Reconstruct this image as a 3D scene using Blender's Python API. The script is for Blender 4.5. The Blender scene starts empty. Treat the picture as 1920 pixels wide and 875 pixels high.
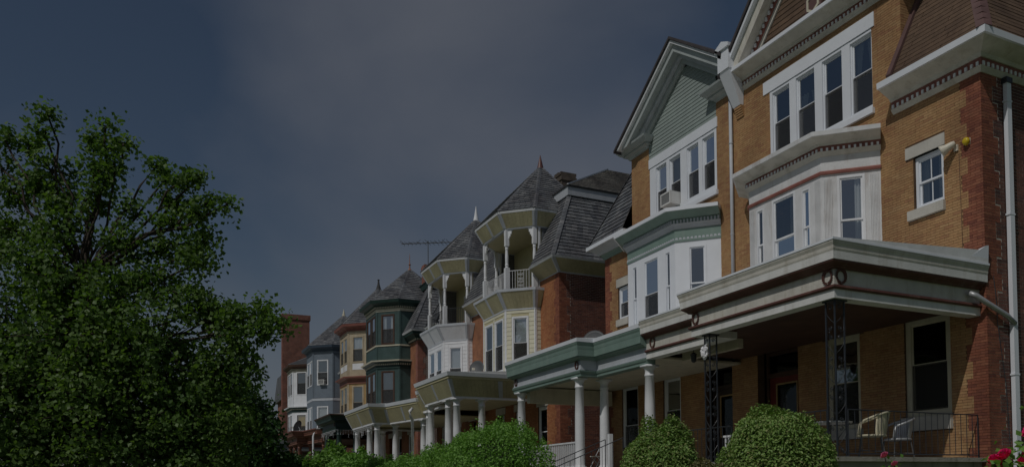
import bpy, bmesh, math, random
import numpy as np
from mathutils import Vector, Matrix
random.seed(7); rng = np.random.default_rng(7)
S = bpy.context.scene
COL = S.collection

# ------------------------------------------------------------------ camera, sky, sun, exposure
FPX, PPX, PPY = 1590.43, 1135.4, 851.4
cam = bpy.data.cameras.new('camera'); cam_o = bpy.data.objects.new('camera', cam); COL.objects.link(cam_o)
cam.sensor_width = 36; cam.lens = FPX*36/1920
cam.shift_x = (960-PPX)/1920; cam.shift_y = (PPY-437.5)/1920
cam.clip_end = 5000
r_, d_, f_ = (0.477041, 0.878811, -0.011073), (-0.037009, 0.007498, -0.999287), (-0.878101, 0.477111, 0.036101)
cam_o.matrix_world = Matrix(((r_[0], -d_[0], -f_[0], 0), (r_[1], -d_[1], -f_[1], 0), (r_[2], -d_[2], -f_[2], 1.6), (0, 0, 0, 1)))
S.camera = cam_o
CAM = Vector((0, 0, 1.6))

SUN = Vector((.36, -.80, 1.0)).normalized()          # towards the sun
W = bpy.data.worlds.new('World'); S.world = W; W.use_nodes = True
wn, wl = W.node_tree.nodes, W.node_tree.links
wn.clear()
wo = wn.new('ShaderNodeOutputWorld'); bg1 = wn.new('ShaderNodeBackground'); bg2 = wn.new('ShaderNodeBackground'); mx = wn.new('ShaderNodeMixShader')
sky = wn.new('ShaderNodeTexSky'); sky.sky_type = 'NISHITA'; sky.sun_disc = False
sky.sun_elevation = math.asin(SUN.z); sky.sun_rotation = math.atan2(SUN.x, SUN.y)
sky.air_density = 1.0; sky.dust_density = 1.2; sky.ozone_density = 1.5
bg1.inputs[1].default_value = 0.055
hsv = wn.new('ShaderNodeHueSaturation'); hsv.inputs['Saturation'].default_value = 1.0
wl.new(sky.outputs[0], hsv.inputs['Color']); wl.new(hsv.outputs[0], bg1.inputs[0])
tc = wn.new('ShaderNodeTexCoord'); mp = wn.new('ShaderNodeMapping'); mp.inputs['Scale'].default_value = (1, 1, 1.25); mp.inputs['Location'].default_value = (1.1, .35, .2)
nz = wn.new('ShaderNodeTexNoise'); nz.inputs['Scale'].default_value = 1.9; nz.inputs['Detail'].default_value = 6; nz.inputs['Roughness'].default_value = .45; nz.inputs['Distortion'].default_value = .25
rp = wn.new('ShaderNodeValToRGB'); rp.color_ramp.elements[0].position = .45; rp.color_ramp.elements[1].position = .70
rp.color_ramp.elements[0].color = (0, 0, 0, 1); rp.color_ramp.elements[1].color = (.72, .72, .72, 1)
wl.new(tc.outputs['Generated'], mp.inputs[0]); wl.new(mp.outputs[0], nz.inputs['Vector']); wl.new(nz.outputs['Fac'], rp.inputs[0])
bg2.inputs[0].default_value = (.53, .565, .66, 1); bg2.inputs[1].default_value = .52
wl.new(rp.outputs[0], mx.inputs[0]); wl.new(bg1.outputs[0], mx.inputs[1]); wl.new(bg2.outputs[0], mx.inputs[2]); wl.new(mx.outputs[0], wo.inputs[0])

sl = bpy.data.lights.new('sun', 'SUN'); sl.energy = 3.2; sl.angle = math.radians(.53); sl.color = (1, .97, .92)
so = bpy.data.objects.new('sun', sl); COL.objects.link(so); so.rotation_euler = SUN.to_track_quat('Z', 'Y').to_euler(); so.location = (0, -20, 40)

S.view_settings.view_transform = 'Standard'; S.view_settings.look = 'None'; S.view_settings.gamma = 1; S.view_settings.use_curve_mapping = False
S.view_settings.exposure = -1.38
S.cycles.use_denoising = True
S.cycles.max_bounces = 6; S.cycles.transparent_max_bounces = 12

# ------------------------------------------------------------------ materials
MATS = {}
def nodes(name):
    m = bpy.data.materials.new(name); m.use_nodes = True
    n, l = m.node_tree.nodes, m.node_tree.links; n.clear()
    out = n.new('ShaderNodeOutputMaterial'); b = n.new('ShaderNodeBsdfPrincipled'); l.new(b.outputs[0], out.inputs[0])
    MATS[name] = m
    return m, n, l, b, out
def ramp(n, stops, interp='LINEAR'):
    r = n.new('ShaderNodeValToRGB'); r.color_ramp.interpolation = interp
    e = r.color_ramp.elements
    while len(e) < len(stops): e.new(.5)
    for k, (p, c) in enumerate(stops): e[k].position = p; e[k].color = (*c, 1)
    return r
def mix(n, l, fac, a, b, mode='MIX'):
    m = n.new('ShaderNodeMix'); m.data_type = 'RGBA'; m.blend_type = mode
    for s, v in ((m.inputs[0], fac), (m.inputs[6], a), (m.inputs[7], b)):
        if hasattr(v, 'is_linked'): l.new(v, s)
        else: s.default_value = v if not isinstance(v, tuple) else (*v, 1)
    return m.outputs[2]
def rand_out(n, l):
    oi = n.new('ShaderNodeObjectInfo'); at = n.new('ShaderNodeAttribute'); at.attribute_name = 'tint'
    ad = n.new('ShaderNodeMath'); ad.operation = 'ADD'; l.new(oi.outputs['Random'], ad.inputs[0]); l.new(at.outputs['Fac'], ad.inputs[1])
    fr = n.new('ShaderNodeMath'); fr.operation = 'FRACT'; l.new(ad.outputs[0], fr.inputs[0]); return fr.outputs[0]
def noise(n, l, scale, detail=4, stretch=(1, 1, 1), rough=.55):
    g = n.new('ShaderNodeNewGeometry'); mp = n.new('ShaderNodeMapping'); mp.inputs['Scale'].default_value = stretch
    t = n.new('ShaderNodeTexNoise'); t.inputs['Scale'].default_value = scale; t.inputs['Detail'].default_value = detail; t.inputs['Roughness'].default_value = rough
    l.new(g.outputs['Position'], mp.inputs[0]); l.new(mp.outputs[0], t.inputs['Vector']); return t.outputs['Fac']
def paint(name, col, rough=.55, var=.12, dirt=None, dirt_amt=.5, streak=True, bump=.15, bscale=30, spec=.35, pal=None, metal=0):
    m, n, l, b, out = nodes(name)
    c = tuple(col) if col else None
    if pal:
        r = ramp(n, [(k/max(1, len(pal)-1), p) for k, p in enumerate(pal)]); l.new(rand_out(n, l), r.inputs[0]); base = r.outputs[0]
    else:
        lo = tuple(x*(1-var) for x in c); hi = tuple(min(1, x*(1+var*.6)) for x in c)
        r = ramp(n, [(.3, lo), (.7, hi)]); l.new(noise(n, l, 2.3, 6), r.inputs[0]); base = r.outputs[0]
    if pal and var:
        r2 = ramp(n, [(.3, (1-var,)*3), (.7, (1, 1, 1))]); l.new(noise(n, l, 9, 5), r2.inputs[0]); base = mix(n, l, 1.0, base, r2.outputs[0], 'MULTIPLY')
        r3 = ramp(n, [(.34, (1-var*1.1, 1-var*1.2, 1-var*1.2)), (.62, (1.08, 1.08, 1.06))]); l.new(noise(n, l, .9, 6, (1, 1, .55)), r3.inputs[0]); base = mix(n, l, 1.0, base, r3.outputs[0], 'MULTIPLY')
    if dirt:
        st = (2.2, 2.2, .45) if streak else (1, 1, 1)
        dr = ramp(n, [(.52, (0, 0, 0)), (.78, (1, 1, 1))]); l.new(noise(n, l, 1.6 if streak else 1.3, 8, st, .68), dr.inputs[0])
        mu = n.new('ShaderNodeMath'); mu.operation = 'MULTIPLY'; mu.inputs[1].default_value = dirt_amt; l.new(dr.outputs[0], mu.inputs[0])
        base = mix(n, l, mu.outputs[0], base, tuple(dirt))
    l.new(base, b.inputs['Base Color']); b.inputs['Roughness'].default_value = rough; b.inputs['Specular IOR Level'].default_value = spec; b.inputs['Metallic'].default_value = metal
    if bump:
        bp = n.new('ShaderNodeBump'); bp.inputs['Strength'].default_value = bump; bp.inputs['Distance'].default_value = .02
        l.new(noise(n, l, bscale, 5), bp.inputs['Height']); l.new(bp.outputs[0], b.inputs['Normal'])
    return m
def brickmat(name, cols, mortar, axis, bl=.22, bh=.075, ms=.012):
    m, n, l, b, out = nodes(name)
    g = n.new('ShaderNodeNewGeometry'); sp = n.new('ShaderNodeSeparateXYZ'); cb = n.new('ShaderNodeCombineXYZ'); l.new(g.outputs['Position'], sp.inputs[0])
    l.new(sp.outputs['XY'.index(axis)], cb.inputs[0]); l.new(sp.outputs[2], cb.inputs[1])
    t = n.new('ShaderNodeTexBrick'); t.inputs['Scale'].default_value = 1; t.inputs['Brick Width'].default_value = bl; t.inputs['Row Height'].default_value = bh; t.inputs['Mortar Size'].default_value = ms
    t.inputs['Color1'].default_value = (*cols[0], 1); t.inputs['Color2'].default_value = (*cols[1], 1); t.inputs['Mortar'].default_value = (*mortar, 1); t.inputs['Bias'].default_value = 0
    l.new(cb.outputs[0], t.inputs['Vector'])
    r2 = ramp(n, [(.3, (.6, .6, .6)), (.7, (1.1, 1.1, 1.1))]); l.new(noise(n, l, 1.6, 7), r2.inputs[0])
    l.new(mix(n, l, 1.0, t.outputs['Color'], r2.outputs[0], 'MULTIPLY'), b.inputs['Base Color']); b.inputs['Roughness'].default_value = .85
    bp = n.new('ShaderNodeBump'); bp.inputs['Strength'].default_value = .6; bp.inputs['Distance'].default_value = .01; bp.invert = True
    l.new(t.outputs['Fac'], bp.inputs['Height']); l.new(bp.outputs[0], b.inputs['Normal'])
    return m
def glassmat(name, tint, refl, mul=1.5):
    m, n, l, b, out = nodes(name); n.remove(b)
    tr = n.new('ShaderNodeBsdfTransparent'); tr.inputs[0].default_value = (*tint, 1); gl = n.new('ShaderNodeBsdfGlossy'); gl.inputs['Roughness'].default_value = .03
    gl.inputs['Color'].default_value = (.9, .93, .95, 1)
    fr = n.new('ShaderNodeFresnel'); fr.inputs[0].default_value = 1.5; ma = n.new('ShaderNodeMath'); ma.operation = 'MULTIPLY_ADD'; ma.inputs[1].default_value = mul; ma.inputs[2].default_value = refl; ma.use_clamp = True
    bp = n.new('ShaderNodeBump'); bp.inputs['Strength'].default_value = .08; bp.inputs['Distance'].default_value = .05; l.new(noise(n, l, 2.2, 1), bp.inputs['Height']); l.new(bp.outputs[0], gl.inputs['Normal'])
    mx = n.new('ShaderNodeMixShader'); l.new(fr.outputs[0], ma.inputs[0]); l.new(ma.outputs[0], mx.inputs[0]); l.new(tr.outputs[0], mx.inputs[1]); l.new(gl.outputs[0], mx.inputs[2]); l.new(mx.outputs[0], out.inputs[0])
def screenmat(name, col, fac):
    m, n, l, b, out = nodes(name); b.inputs['Base Color'].default_value = (*col, 1); b.inputs['Roughness'].default_value = .6
    tr = n.new('ShaderNodeBsdfTransparent'); mx = n.new('ShaderNodeMixShader'); mx.inputs[0].default_value = fac
    l.new(tr.outputs[0], mx.inputs[1]); l.new(b.outputs[0], mx.inputs[2]); l.new(mx.outputs[0], out.inputs[0])
def leafmat(name, pal, trans=.35, rough=.5):
    m, n, l, b, out = nodes(name)
    r = ramp(n, [(k/(len(pal)-1), p) for k, p in enumerate(pal)]); l.new(rand_out(n, l), r.inputs[0])
    l.new(r.outputs[0], b.inputs['Base Color']); b.inputs['Roughness'].default_value = rough; b.inputs['Specular IOR Level'].default_value = .3
    t = n.new('ShaderNodeBsdfTranslucent'); br = mix(n, l, 1.0, r.outputs[0], (1.3, 1.5, .5), 'MULTIPLY'); l.new(br, t.inputs[0])
    mx = n.new('ShaderNodeMixShader'); mx.inputs[0].default_value = trans; l.new(b.outputs[0], mx.inputs[1]); l.new(t.outputs[0], mx.inputs[2]); l.new(mx.outputs[0], out.inputs[0])

OR = [(.445, .265, .125), (.47, .285, .138), (.435, .252, .118), (.495, .31, .155), (.415, .228, .11), (.46, .275, .13), (.385, .20, .105), (.45, .268, .128)]
paint('orange_brick', None, .8, .22, pal=OR, bump=.25, bscale=60)
paint('red_brick', None, .8, .25, pal=[(.28, .095, .058), (.33, .12, .07), (.22, .075, .052), (.37, .15, .088), (.30, .105, .063)], bump=.25, bscale=60)
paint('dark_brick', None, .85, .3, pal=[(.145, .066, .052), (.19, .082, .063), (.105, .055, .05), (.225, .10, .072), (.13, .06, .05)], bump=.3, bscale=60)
paint('rust_brick', None, .85, .3, pal=[(.17, .065, .048), (.22, .085, .06), (.12, .052, .044), (.25, .105, .075), (.155, .06, .046)], bump=.3, bscale=60)
paint('joint_dark', (.13, .08, .05), .9, .3); paint('joint_pale', (.50, .46, .40), .9, .3)
brickmat('brick_front', [(.40, .165, .075), (.33, .12, .06)], (.26, .16, .1), 'X', .21, .064, .006)
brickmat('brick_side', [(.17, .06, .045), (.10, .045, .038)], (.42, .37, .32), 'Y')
brickmat('brick_red_x', [(.33, .085, .05), (.25, .07, .045)], (.3, .2, .16), 'X'); brickmat('brick_red_y', [(.30, .08, .05), (.2, .06, .045)], (.26, .17, .13), 'Y')
paint('limestone', (.52, .50, .45), .8, .15, dirt=(.30, .27, .22), dirt_amt=.45, bump=.25)
paint('white', (.76, .775, .80), .45, .07, dirt=(.48, .47, .44), dirt_amt=.35)
paint('white_clean', (.76, .79, .84), .4, .04)
paint('offwhite', (.61, .59, .53), .65, .16, dirt=(.30, .25, .17), dirt_amt=.65, bump=.35)
paint('stained', (.71, .71, .69), .6, .12, dirt=(.38, .34, .27), dirt_amt=.6, bump=.3)
paint('maroon_dark', (.12, .05, .04), .55, .3, dirt=(.32, .25, .21), dirt_amt=.35)
paint('stone_dark', (.11, .09, .075), .9, .4, bump=.7, bscale=14)
paint('cream', (.60, .56, .44), .55, .12, dirt=(.36, .31, .2), dirt_amt=.5)
paint('peeling', (.66, .665, .67), .6, .12, dirt=(.36, .30, .26), dirt_amt=.75, bump=.4)
paint('maroon', (.26, .10, .08), .55, .25, dirt=(.34, .22, .18), dirt_amt=.3)
paint('brown_board', None, .75, .3, pal=[(.15, .098, .064), (.17, .11, .072), (.135, .088, .058), (.16, .103, .068)], bump=.4, bscale=50)
paint('purple_brown', (.13, .075, .07), .6, .2)
paint('green_trim', (.20, .285, .25), .5, .12, dirt=(.38, .42, .39), dirt_amt=.3)
paint('green_board', None, .6, .12, pal=[(.29, .345, .33), (.32, .372, .356), (.30, .355, .34)], bump=.15)
paint('grey_trim', (.42, .46, .46), .5, .12, dirt=(.25, .27, .26), dirt_amt=.4)
paint('lilac_grey', (.50, .53, .57), .5, .1, dirt=(.36, .35, .34), dirt_amt=.4)
paint('yellow_board', None, .55, .15, pal=[(.47, .435, .27), (.51, .47, .295), (.49, .45, .28)], bump=.1)
paint('yellow_paint', (.52, .475, .29), .55, .1); paint('yellow_side', None, .55, .08, pal=[(.64, .62, .48), (.67, .65, .51), (.65, .63, .49)], bump=.1)
paint('dark_green', (.017, .042, .036), .45, .25, dirt=(.10, .15, .13), dirt_amt=.3); paint('teal', (.05, .088, .084), .5, .2, dirt=(.12, .17, .165), dirt_amt=.35)
paint('tan', (.44, .37, .26), .6, .2, dirt=(.66, .6, .5), dirt_amt=.6); paint('ochre', (.37, .25, .115), .6, .2, dirt=(.58, .45, .25), dirt_amt=.5)
paint('blue_grey', (.165, .20, .24), .5, .12, dirt=(.22, .25, .28), dirt_amt=.3); paint('navy', (.06, .085, .12), .5, .2)
paint('dark_wood', (.085, .045, .03), .6, .3); paint('rust_paint', (.20, .088, .062), .55, .2, dirt=(.16, .07, .05), dirt_amt=.4)
paint('red_door', (.16, .03, .025), .45, .2); paint('black_iron', (.03, .034, .042), .4, .3, spec=.5, dirt=(.08, .075, .07), dirt_amt=.3)
paint('door_dark', (.05, .035, .03), .5, .2); paint('room_dark', (.05, .05, .05), .9, .1, bump=0)
paint('slate', None, .55, .3, pal=[(.13, .138, .152), (.18, .19, .205), (.105, .112, .128), (.245, .25, .26), (.15, .156, .168), (.20, .208, .222)], bump=.3, bscale=25, spec=.4)
paint('slate_brown', None, .6, .3, pal=[(.17, .165, .155), (.21, .2, .185), (.14, .14, .135), (.25, .24, .22), (.18, .17, .165)], bump=.3, bscale=25)
paint('slate_under', (.06, .06, .063), .8, .2); paint('asphalt_shingle', (.07, .062, .065), .9, .3, bump=.5, bscale=90)
paint('copper', (.42, .2, .13), .4, .2, metal=.3); paint('maroon_metal', (.12, .05, .045), .45, .2)
paint('concrete', (.36, .34, .29), .9, .2, dirt=(.07, .075, .035), dirt_amt=.9, bump=.5); paint('porch_floor', (.46, .45, .43), .7, .15)  # porch_floor is set pale to bounce light up under the porches
paint('membrane', (.72, .73, .73), .6, .12, dirt=(.45, .44, .42), dirt_amt=.4, streak=False)
paint('wicker', (.60, .55, .40), .6, .15, bump=.5, bscale=120); paint('grey_metal', (.45, .46, .47), .4, .1, metal=.4); paint('dish_grey', (.075, .08, .085), .5, .15); paint('dish_black', (.03, .03, .033), .5, .1)
paint('ac_case', (.66, .66, .64), .5, .1, dirt=(.4, .38, .33), dirt_amt=.4); paint('ac_grille', (.28, .28, .28), .6, .1)
paint('yellow_plastic', (.58, .42, .02), .35, .05); paint('lamp_white', (.7, .66, .55), .4, .1); paint('plastic_bag', (.75, .75, .78), .4, .1)
paint('curtain', (.62, .62, .60), .9, .1, bump=0); paint('blind', (.56, .57, .58), .7, .05, bump=0); paint('gold_blind', (.55, .36, .07), .8, .1, bump=0)
paint('bark', (.055, .043, .033), .9, .3, bump=.8, bscale=18); paint('tube_wire', (.1, .1, .1), .5, .1)
glassmat('glass', (.86, .9, .92), .28); glassmat('glass_dim', (.34, .35, .36), .0, .4); screenmat('screen', (.035, .033, .03), .42)  # glass_dim: darker, duller copy of glass with porch shade put in
leafmat('leaf_maple', [(.08, .15, .038), (.11, .19, .05), (.14, .22, .06), (.095, .165, .044), (.06, .115, .032)], .42)
leafmat('leaf_dark', [(0.027, 0.069, 0.02), (0.04, 0.094, 0.025), (0.05, 0.106, 0.031)], .25)
leafmat('leaf_globe', [(.17, .30, .07), (.21, .34, .085), (.25, .36, .10), (.15, .26, .065), (.29, .29, .12)], .15)
leafmat('leaf_privet', [(0.122, 0.26, 0.049), (0.163, 0.325, 0.065), (0.211, 0.39, 0.081), (0.139, 0.284, 0.057)], .3)
leafmat('leaf_lime', [(0.132, 0.264, 0.048), (0.18, 0.324, 0.072), (0.096, 0.204, 0.042)], .35)
leafmat('leaf_brown', [(.14, .13, .05), (.18, .17, .07), (.10, .11, .04)], .2)
leafmat('petal', [(.80, .02, .17), (.88, .04, .24), (.7, .012, .12)], .2, .4)
leafmat('petal_pink', [(.6, .12, .26), (.66, .18, .32)], .2, .4)
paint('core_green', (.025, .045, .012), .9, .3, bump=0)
paint('grass', (.10, .14, .05), .95, .4, bump=.6, bscale=40); paint('asphalt', (.12, .12, .12), .9, .2, bump=.4, bscale=80); paint('paving', (.42, .41, .38), .9, .2, bump=.3)

# ------------------------------------------------------------------ geometry helpers
ORG = {}
class MB:
    def __init__(s): s.v = []; s.f = []; s.t = []
    def add(s, vs, fs, tint=0.0):
        k = len(s.v); s.v += [tuple(p) for p in vs]; s.f += [tuple(i+k for i in f) for f in fs]; s.t += [tint]*len(fs)
    def hexa(s, p, tint=0.0, back=True):
        fs = [(0, 1, 2, 3), (7, 6, 5, 4), (0, 4, 5, 1), (1, 5, 6, 2), (2, 6, 7, 3), (3, 7, 4, 0)]
        s.add(p, fs if back else fs[1:], tint)
    def box(s, a, b, tint=0.0):
        (x0, y0, z0), (x1, y1, z1) = a, b
        s.hexa([(x0, y0, z0), (x1, y0, z0), (x1, y1, z0), (x0, y1, z0), (x0, y0, z1), (x1, y0, z1), (x1, y1, z1), (x0, y1, z1)], tint)
    def tube(s, pts, r, n=6, closed=False):
        pts = [Vector(p) for p in pts]; R = r if hasattr(r, '__len__') else [r]*len(pts); rings = []
        ref = Vector((.13, .31, .94))
        for i, p in enumerate(pts):
            d = (pts[min(i+1, len(pts)-1)]-pts[max(i-1, 0)])
            d = d.normalized() if d.length > 1e-9 else Vector((0, 0, 1))
            a = d.cross(ref if abs(d.dot(ref)) < .95 else Vector((1, 0, 0))).normalized(); b = d.cross(a)
            rings.append([p+(a*math.cos(2*math.pi*k/n)+b*math.sin(2*math.pi*k/n))*R[i] for k in range(n)])
        s.loft(rings, True, True)
    def loft(s, rings, closed=True, caps=True, tint=0.0):
        n = len(rings[0]); k = len(s.v); vs = [p for r in rings for p in r]; fs = []
        for i in range(len(rings)-1):
            for j in range(n if closed else n-1):
                j2 = (j+1) % n; fs.append((i*n+j, i*n+j2, (i+1)*n+j2, (i+1)*n+j))
        if caps: fs += [tuple(range(n))[::-1], tuple(range((len(rings)-1)*n, len(rings)*n))]
        s.add(vs, fs, tint)
    def lathe(s, c, prof, n=20, caps=True):
        s.loft([[(c[0]+r*math.cos(2*math.pi*k/n), c[1]+r*math.sin(2*math.pi*k/n), c[2]+z) for k in range(n)] for r, z in prof], True, caps)

def link(name, mb, mat, parent=None, smooth=False, recalc=True):
    org = ORG[parent.name] if parent else Vector((0, 0, 0))
    me = bpy.data.meshes.new(name)
    v = np.array(mb.v, dtype=float).reshape(-1, 3)-np.array(org)
    me.from_pydata(v.tolist(), [], mb.f)
    if any(mb.t):
        at = me.attributes.new('tint', 'FLOAT', 'FACE'); at.data.foreach_set('value', mb.t)
    if recalc:
        bm = bmesh.new(); bm.from_mesh(me); bmesh.ops.recalc_face_normals(bm, faces=bm.faces); bm.to_mesh(me); bm.free()
    if smooth: me.polygons.foreach_set('use_smooth', [True]*len(me.polygons))
    me.materials.append(MATS[mat])
    o = bpy.data.objects.new(name, me); COL.objects.link(o)
    if parent: o.parent = parent
    ORG[o.name] = org
    return o
def tag(o, label=None, cat=None, group=None, kind=None):
    for k, v in (('label', label), ('category', cat), ('group', group), ('kind', kind)):
        if v: o[k] = v
    return o
def thing(name, loc, label, cat, group=None):
    o = bpy.data.objects.new(name, None); COL.objects.link(o); o.location = loc; o.empty_display_size = .3
    ORG[o.name] = Vector(loc); return tag(o, label, cat, group)

BASE = {}
class Pieces:
    """like pieces: the ones nearest the camera become objects sharing one mesh, the rest one joined mesh"""
    def __init__(s, name, mat): s.name = name; s.mat = mat; s.full = []; s.odd = MB()
    def key(s, key, verts, faces):
        if key not in BASE:
            me = bpy.data.meshes.new(s.name); me.from_pydata(verts, [], faces); me.materials.append(MATS[s.mat]); BASE[key] = me
    def put(s, key, o, x, y, z): s.full.append((key, o, x, y, z))
    def emit(s, parent, N, rest):
        def score(e):
            d = CAM-e[1]; return -(max(0.0, e[4].dot(d.normalized()))+.15)/d.length_squared
        s.full.sort(key=score); org = ORG[parent.name]
        for key, o, x, y, z in s.full[:N]:
            ob = bpy.data.objects.new(s.name, BASE[key]); COL.objects.link(ob); ob.parent = parent
            p = o-org; ob.matrix_local = Matrix(((x.x, y.x, z.x, p.x), (x.y, y.y, z.y, p.y), (x.z, y.z, z.z, p.z), (0, 0, 0, 1)))
        for key, o, x, y, z in s.full[N:]:
            me = BASE[key]; s.odd.add([o+x*v.co.x+y*v.co.y+z*v.co.z for v in me.vertices], [tuple(p.vertices) for p in me.polygons], random.random())
        if s.odd.v:
            return tag(link(rest, s.odd, s.mat, parent, recalc=False), kind='stuff')

class House:
    def __init__(s, axis, sgn, label, root_u=4.3, y=15.8, z=1.2):
        s.ax = axis; s.s = sgn; s.root = thing('row_house', (axis+sgn*root_u, y, z), label, 'house', 'row houses along the street')
    def pt(s, u, y, z): return Vector((s.ax+s.s*u, y, z))
    def face(s, p, q): return Face(s, p, q)
    def part(s, name, mb, mat, parent=None, smooth=False): return link(name, mb, mat, parent or s.root, smooth)
    def box(s, mb, u0, u1, y0, y1, z0, z1): mb.box(s.pt(u0, y0, z0), s.pt(u1, y1, z1))
    def bpart(s, name, u0, u1, y0, y1, z0, z1, mat, parent=None):
        mb = MB(); s.box(mb, u0, u1, y0, y1, z0, z1); return s.part(name, mb, mat, parent)
    def prism(s, mb, poly, y0, y1):
        n = len(poly); mb.add([s.pt(u, y0, z) for u, z in poly]+[s.pt(u, y1, z) for u, z in poly],
            [tuple(range(n)), tuple(range(n, 2*n))[::-1]]+[(k, (k+1) % n, n+(k+1) % n, n+k) for k in range(n)])
    def slab(s, mb, poly, z0, z1):
        n = len(poly); mb.add([s.pt(u, y, z0) for u, y in poly]+[s.pt(u, y, z1) for u, y in poly],
            [tuple(range(n)), tuple(range(n, 2*n))[::-1]]+[(k, (k+1) % n, n+(k+1) % n, n+k) for k in range(n)])
    def sweep(s, mb, path, prof):
        m = miters(path); mb.loft([[s.pt(p[0]+d[0]*o, p[1]+d[1]*o, z) for o, z in prof] for p, d in zip(path, m)], True, True)
    def spart(s, name, path, prof, mat, parent=None):
        mb = MB(); s.sweep(mb, path, prof); return s.part(name, mb, mat, parent)
    def off(s, path, o): return [(p[0]+d[0]*o, p[1]+d[1]*o) for p, d in zip(path, miters(path))]

def miters(path):
    ns = []
    for a, b in zip(path, path[1:]):
        d = (b[0]-a[0], b[1]-a[1]); L = math.hypot(*d); ns.append((d[1]/L, -d[0]/L))
    out = [ns[0]]
    for a, b in zip(ns, ns[1:]):
        k = 1+a[0]*b[0]+a[1]*b[1]; out.append(((a[0]+b[0])/k, (a[1]+b[1])/k))
    return out+[ns[-1]]

class Face:
    """a vertical wall face: a runs along it, b outwards, z up"""
    def __init__(s, h, p, q):
        s.h = h; s.p = p; d = (q[0]-p[0], q[1]-p[1]); s.L = math.hypot(*d); s.t = (d[0]/s.L, d[1]/s.L); s.n = (s.t[1], -s.t[0])
    def pt(s, a, b, z): return s.h.pt(s.p[0]+s.t[0]*a+s.n[0]*b, s.p[1]+s.t[1]*a+s.n[1]*b, z)
    def box(s, mb, a0, a1, b0, b1, z0, z1, tint=0.0):
        q = [s.pt(a, b, z) for z in (z0, z1) for a, b in ((a0, b0), (a1, b0), (a1, b1), (a0, b1))]; mb.hexa(q, tint)
    def bpart(s, name, a0, a1, b0, b1, z0, z1, mat, parent=None):
        mb = MB(); s.box(mb, a0, a1, b0, b1, z0, z1); return s.h.part(name, mb, mat, parent)
    def frame(s, mb, a0, a1, b0, b1, z0, z1, w, wt=None, wb=None):
        wt = wt if wt is not None else w; wb = wb if wb is not None else w
        s.box(mb, a0, a0+w, b0, b1, z0, z1); s.box(mb, a1-w, a1, b0, b1, z0, z1)
        s.box(mb, a0+w, a1-w, b0, b1, z1-wt, z1); s.box(mb, a0+w, a1-w, b0, b1, z0, z0+wb)
    def wall(s, mb, a0, a1, z0, z1, holes, b0=-.2, b1=0.0):
        zs = sorted({z0, z1, *[min(max(v, z0), z1) for h in holes for v in h[2:4]]})
        for za, zb in zip(zs, zs[1:]):
            for x0, x1 in intervals(a0, a1, [(h[0], h[1]) for h in holes if h[2] < zb-1e-6 and h[3] > za+1e-6]): s.box(mb, x0, x1, b0, b1, za, zb)

def intervals(a0, a1, cuts):
    cur = [(a0, a1)]
    for c0, c1 in cuts:
        nxt = []
        for x0, x1 in cur:
            if c1 <= x0 or c0 >= x1: nxt.append((x0, x1)); continue
            if c0 > x0: nxt.append((x0, c0))
            if c1 < x1: nxt.append((c1, x1))
        cur = nxt
    return [(x, y) for x, y in cur if y-x > .012]

def bricks(face, a0, a1, z0, z1, holes, bl, bh, jt, zones, proud=.008, bond=.5):
    """zones: list of (test(a_mid, course) -> bool, Pieces); bricks of one course end where a zone ends"""
    rows = int((z1-z0)/bh)
    x = (face.pt(1, 0, 0)-face.pt(0, 0, 0)); y = (face.pt(0, 1, 0)-face.pt(0, 0, 0)); z = Vector((0, 0, 1))
    if x.cross(y).z < 0: x = -x
    for r in range(rows):
        za = z0+r*bh; zb = za+bh-jt
        cuts = [(h[0], h[1]) for h in holes if h[2] < zb and h[3] > za]
        for lo, hi, P in zones(r):
            for i0, i1 in intervals(max(lo, a0), min(hi, a1), cuts):
                k = math.floor((i0-(r % 2)*bl*bond)/bl); p = k*bl+(r % 2)*bl*bond
                while p < i1:
                    b0, b1 = max(p, i0), min(p+bl-jt, i1)
                    if b1-b0 > .02:
                        full = abs(b1-b0-(bl-jt)) < 1e-4; w = bl-jt; hh = bh-jt
                        if full:
                            P.key(('brick', P.mat, bl, bh), [(sx*w/2, yy, zz) for zz in (0, hh) for sx, yy in ((-1, -.004), (-1, proud), (1, proud), (1, -.004))],
                                  [(0, 4, 5, 1), (1, 5, 6, 2), (2, 6, 7, 3), (0, 1, 2, 3), (7, 6, 5, 4)])
                            P.put(('brick', P.mat, bl, bh), face.pt((b0+b1)/2, random.uniform(-.0015, .0015), za), x, y, z)
                        else: face.box(P.odd, b0, b1, -.004, proud, za, zb, random.random())
                    p += bl

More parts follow.
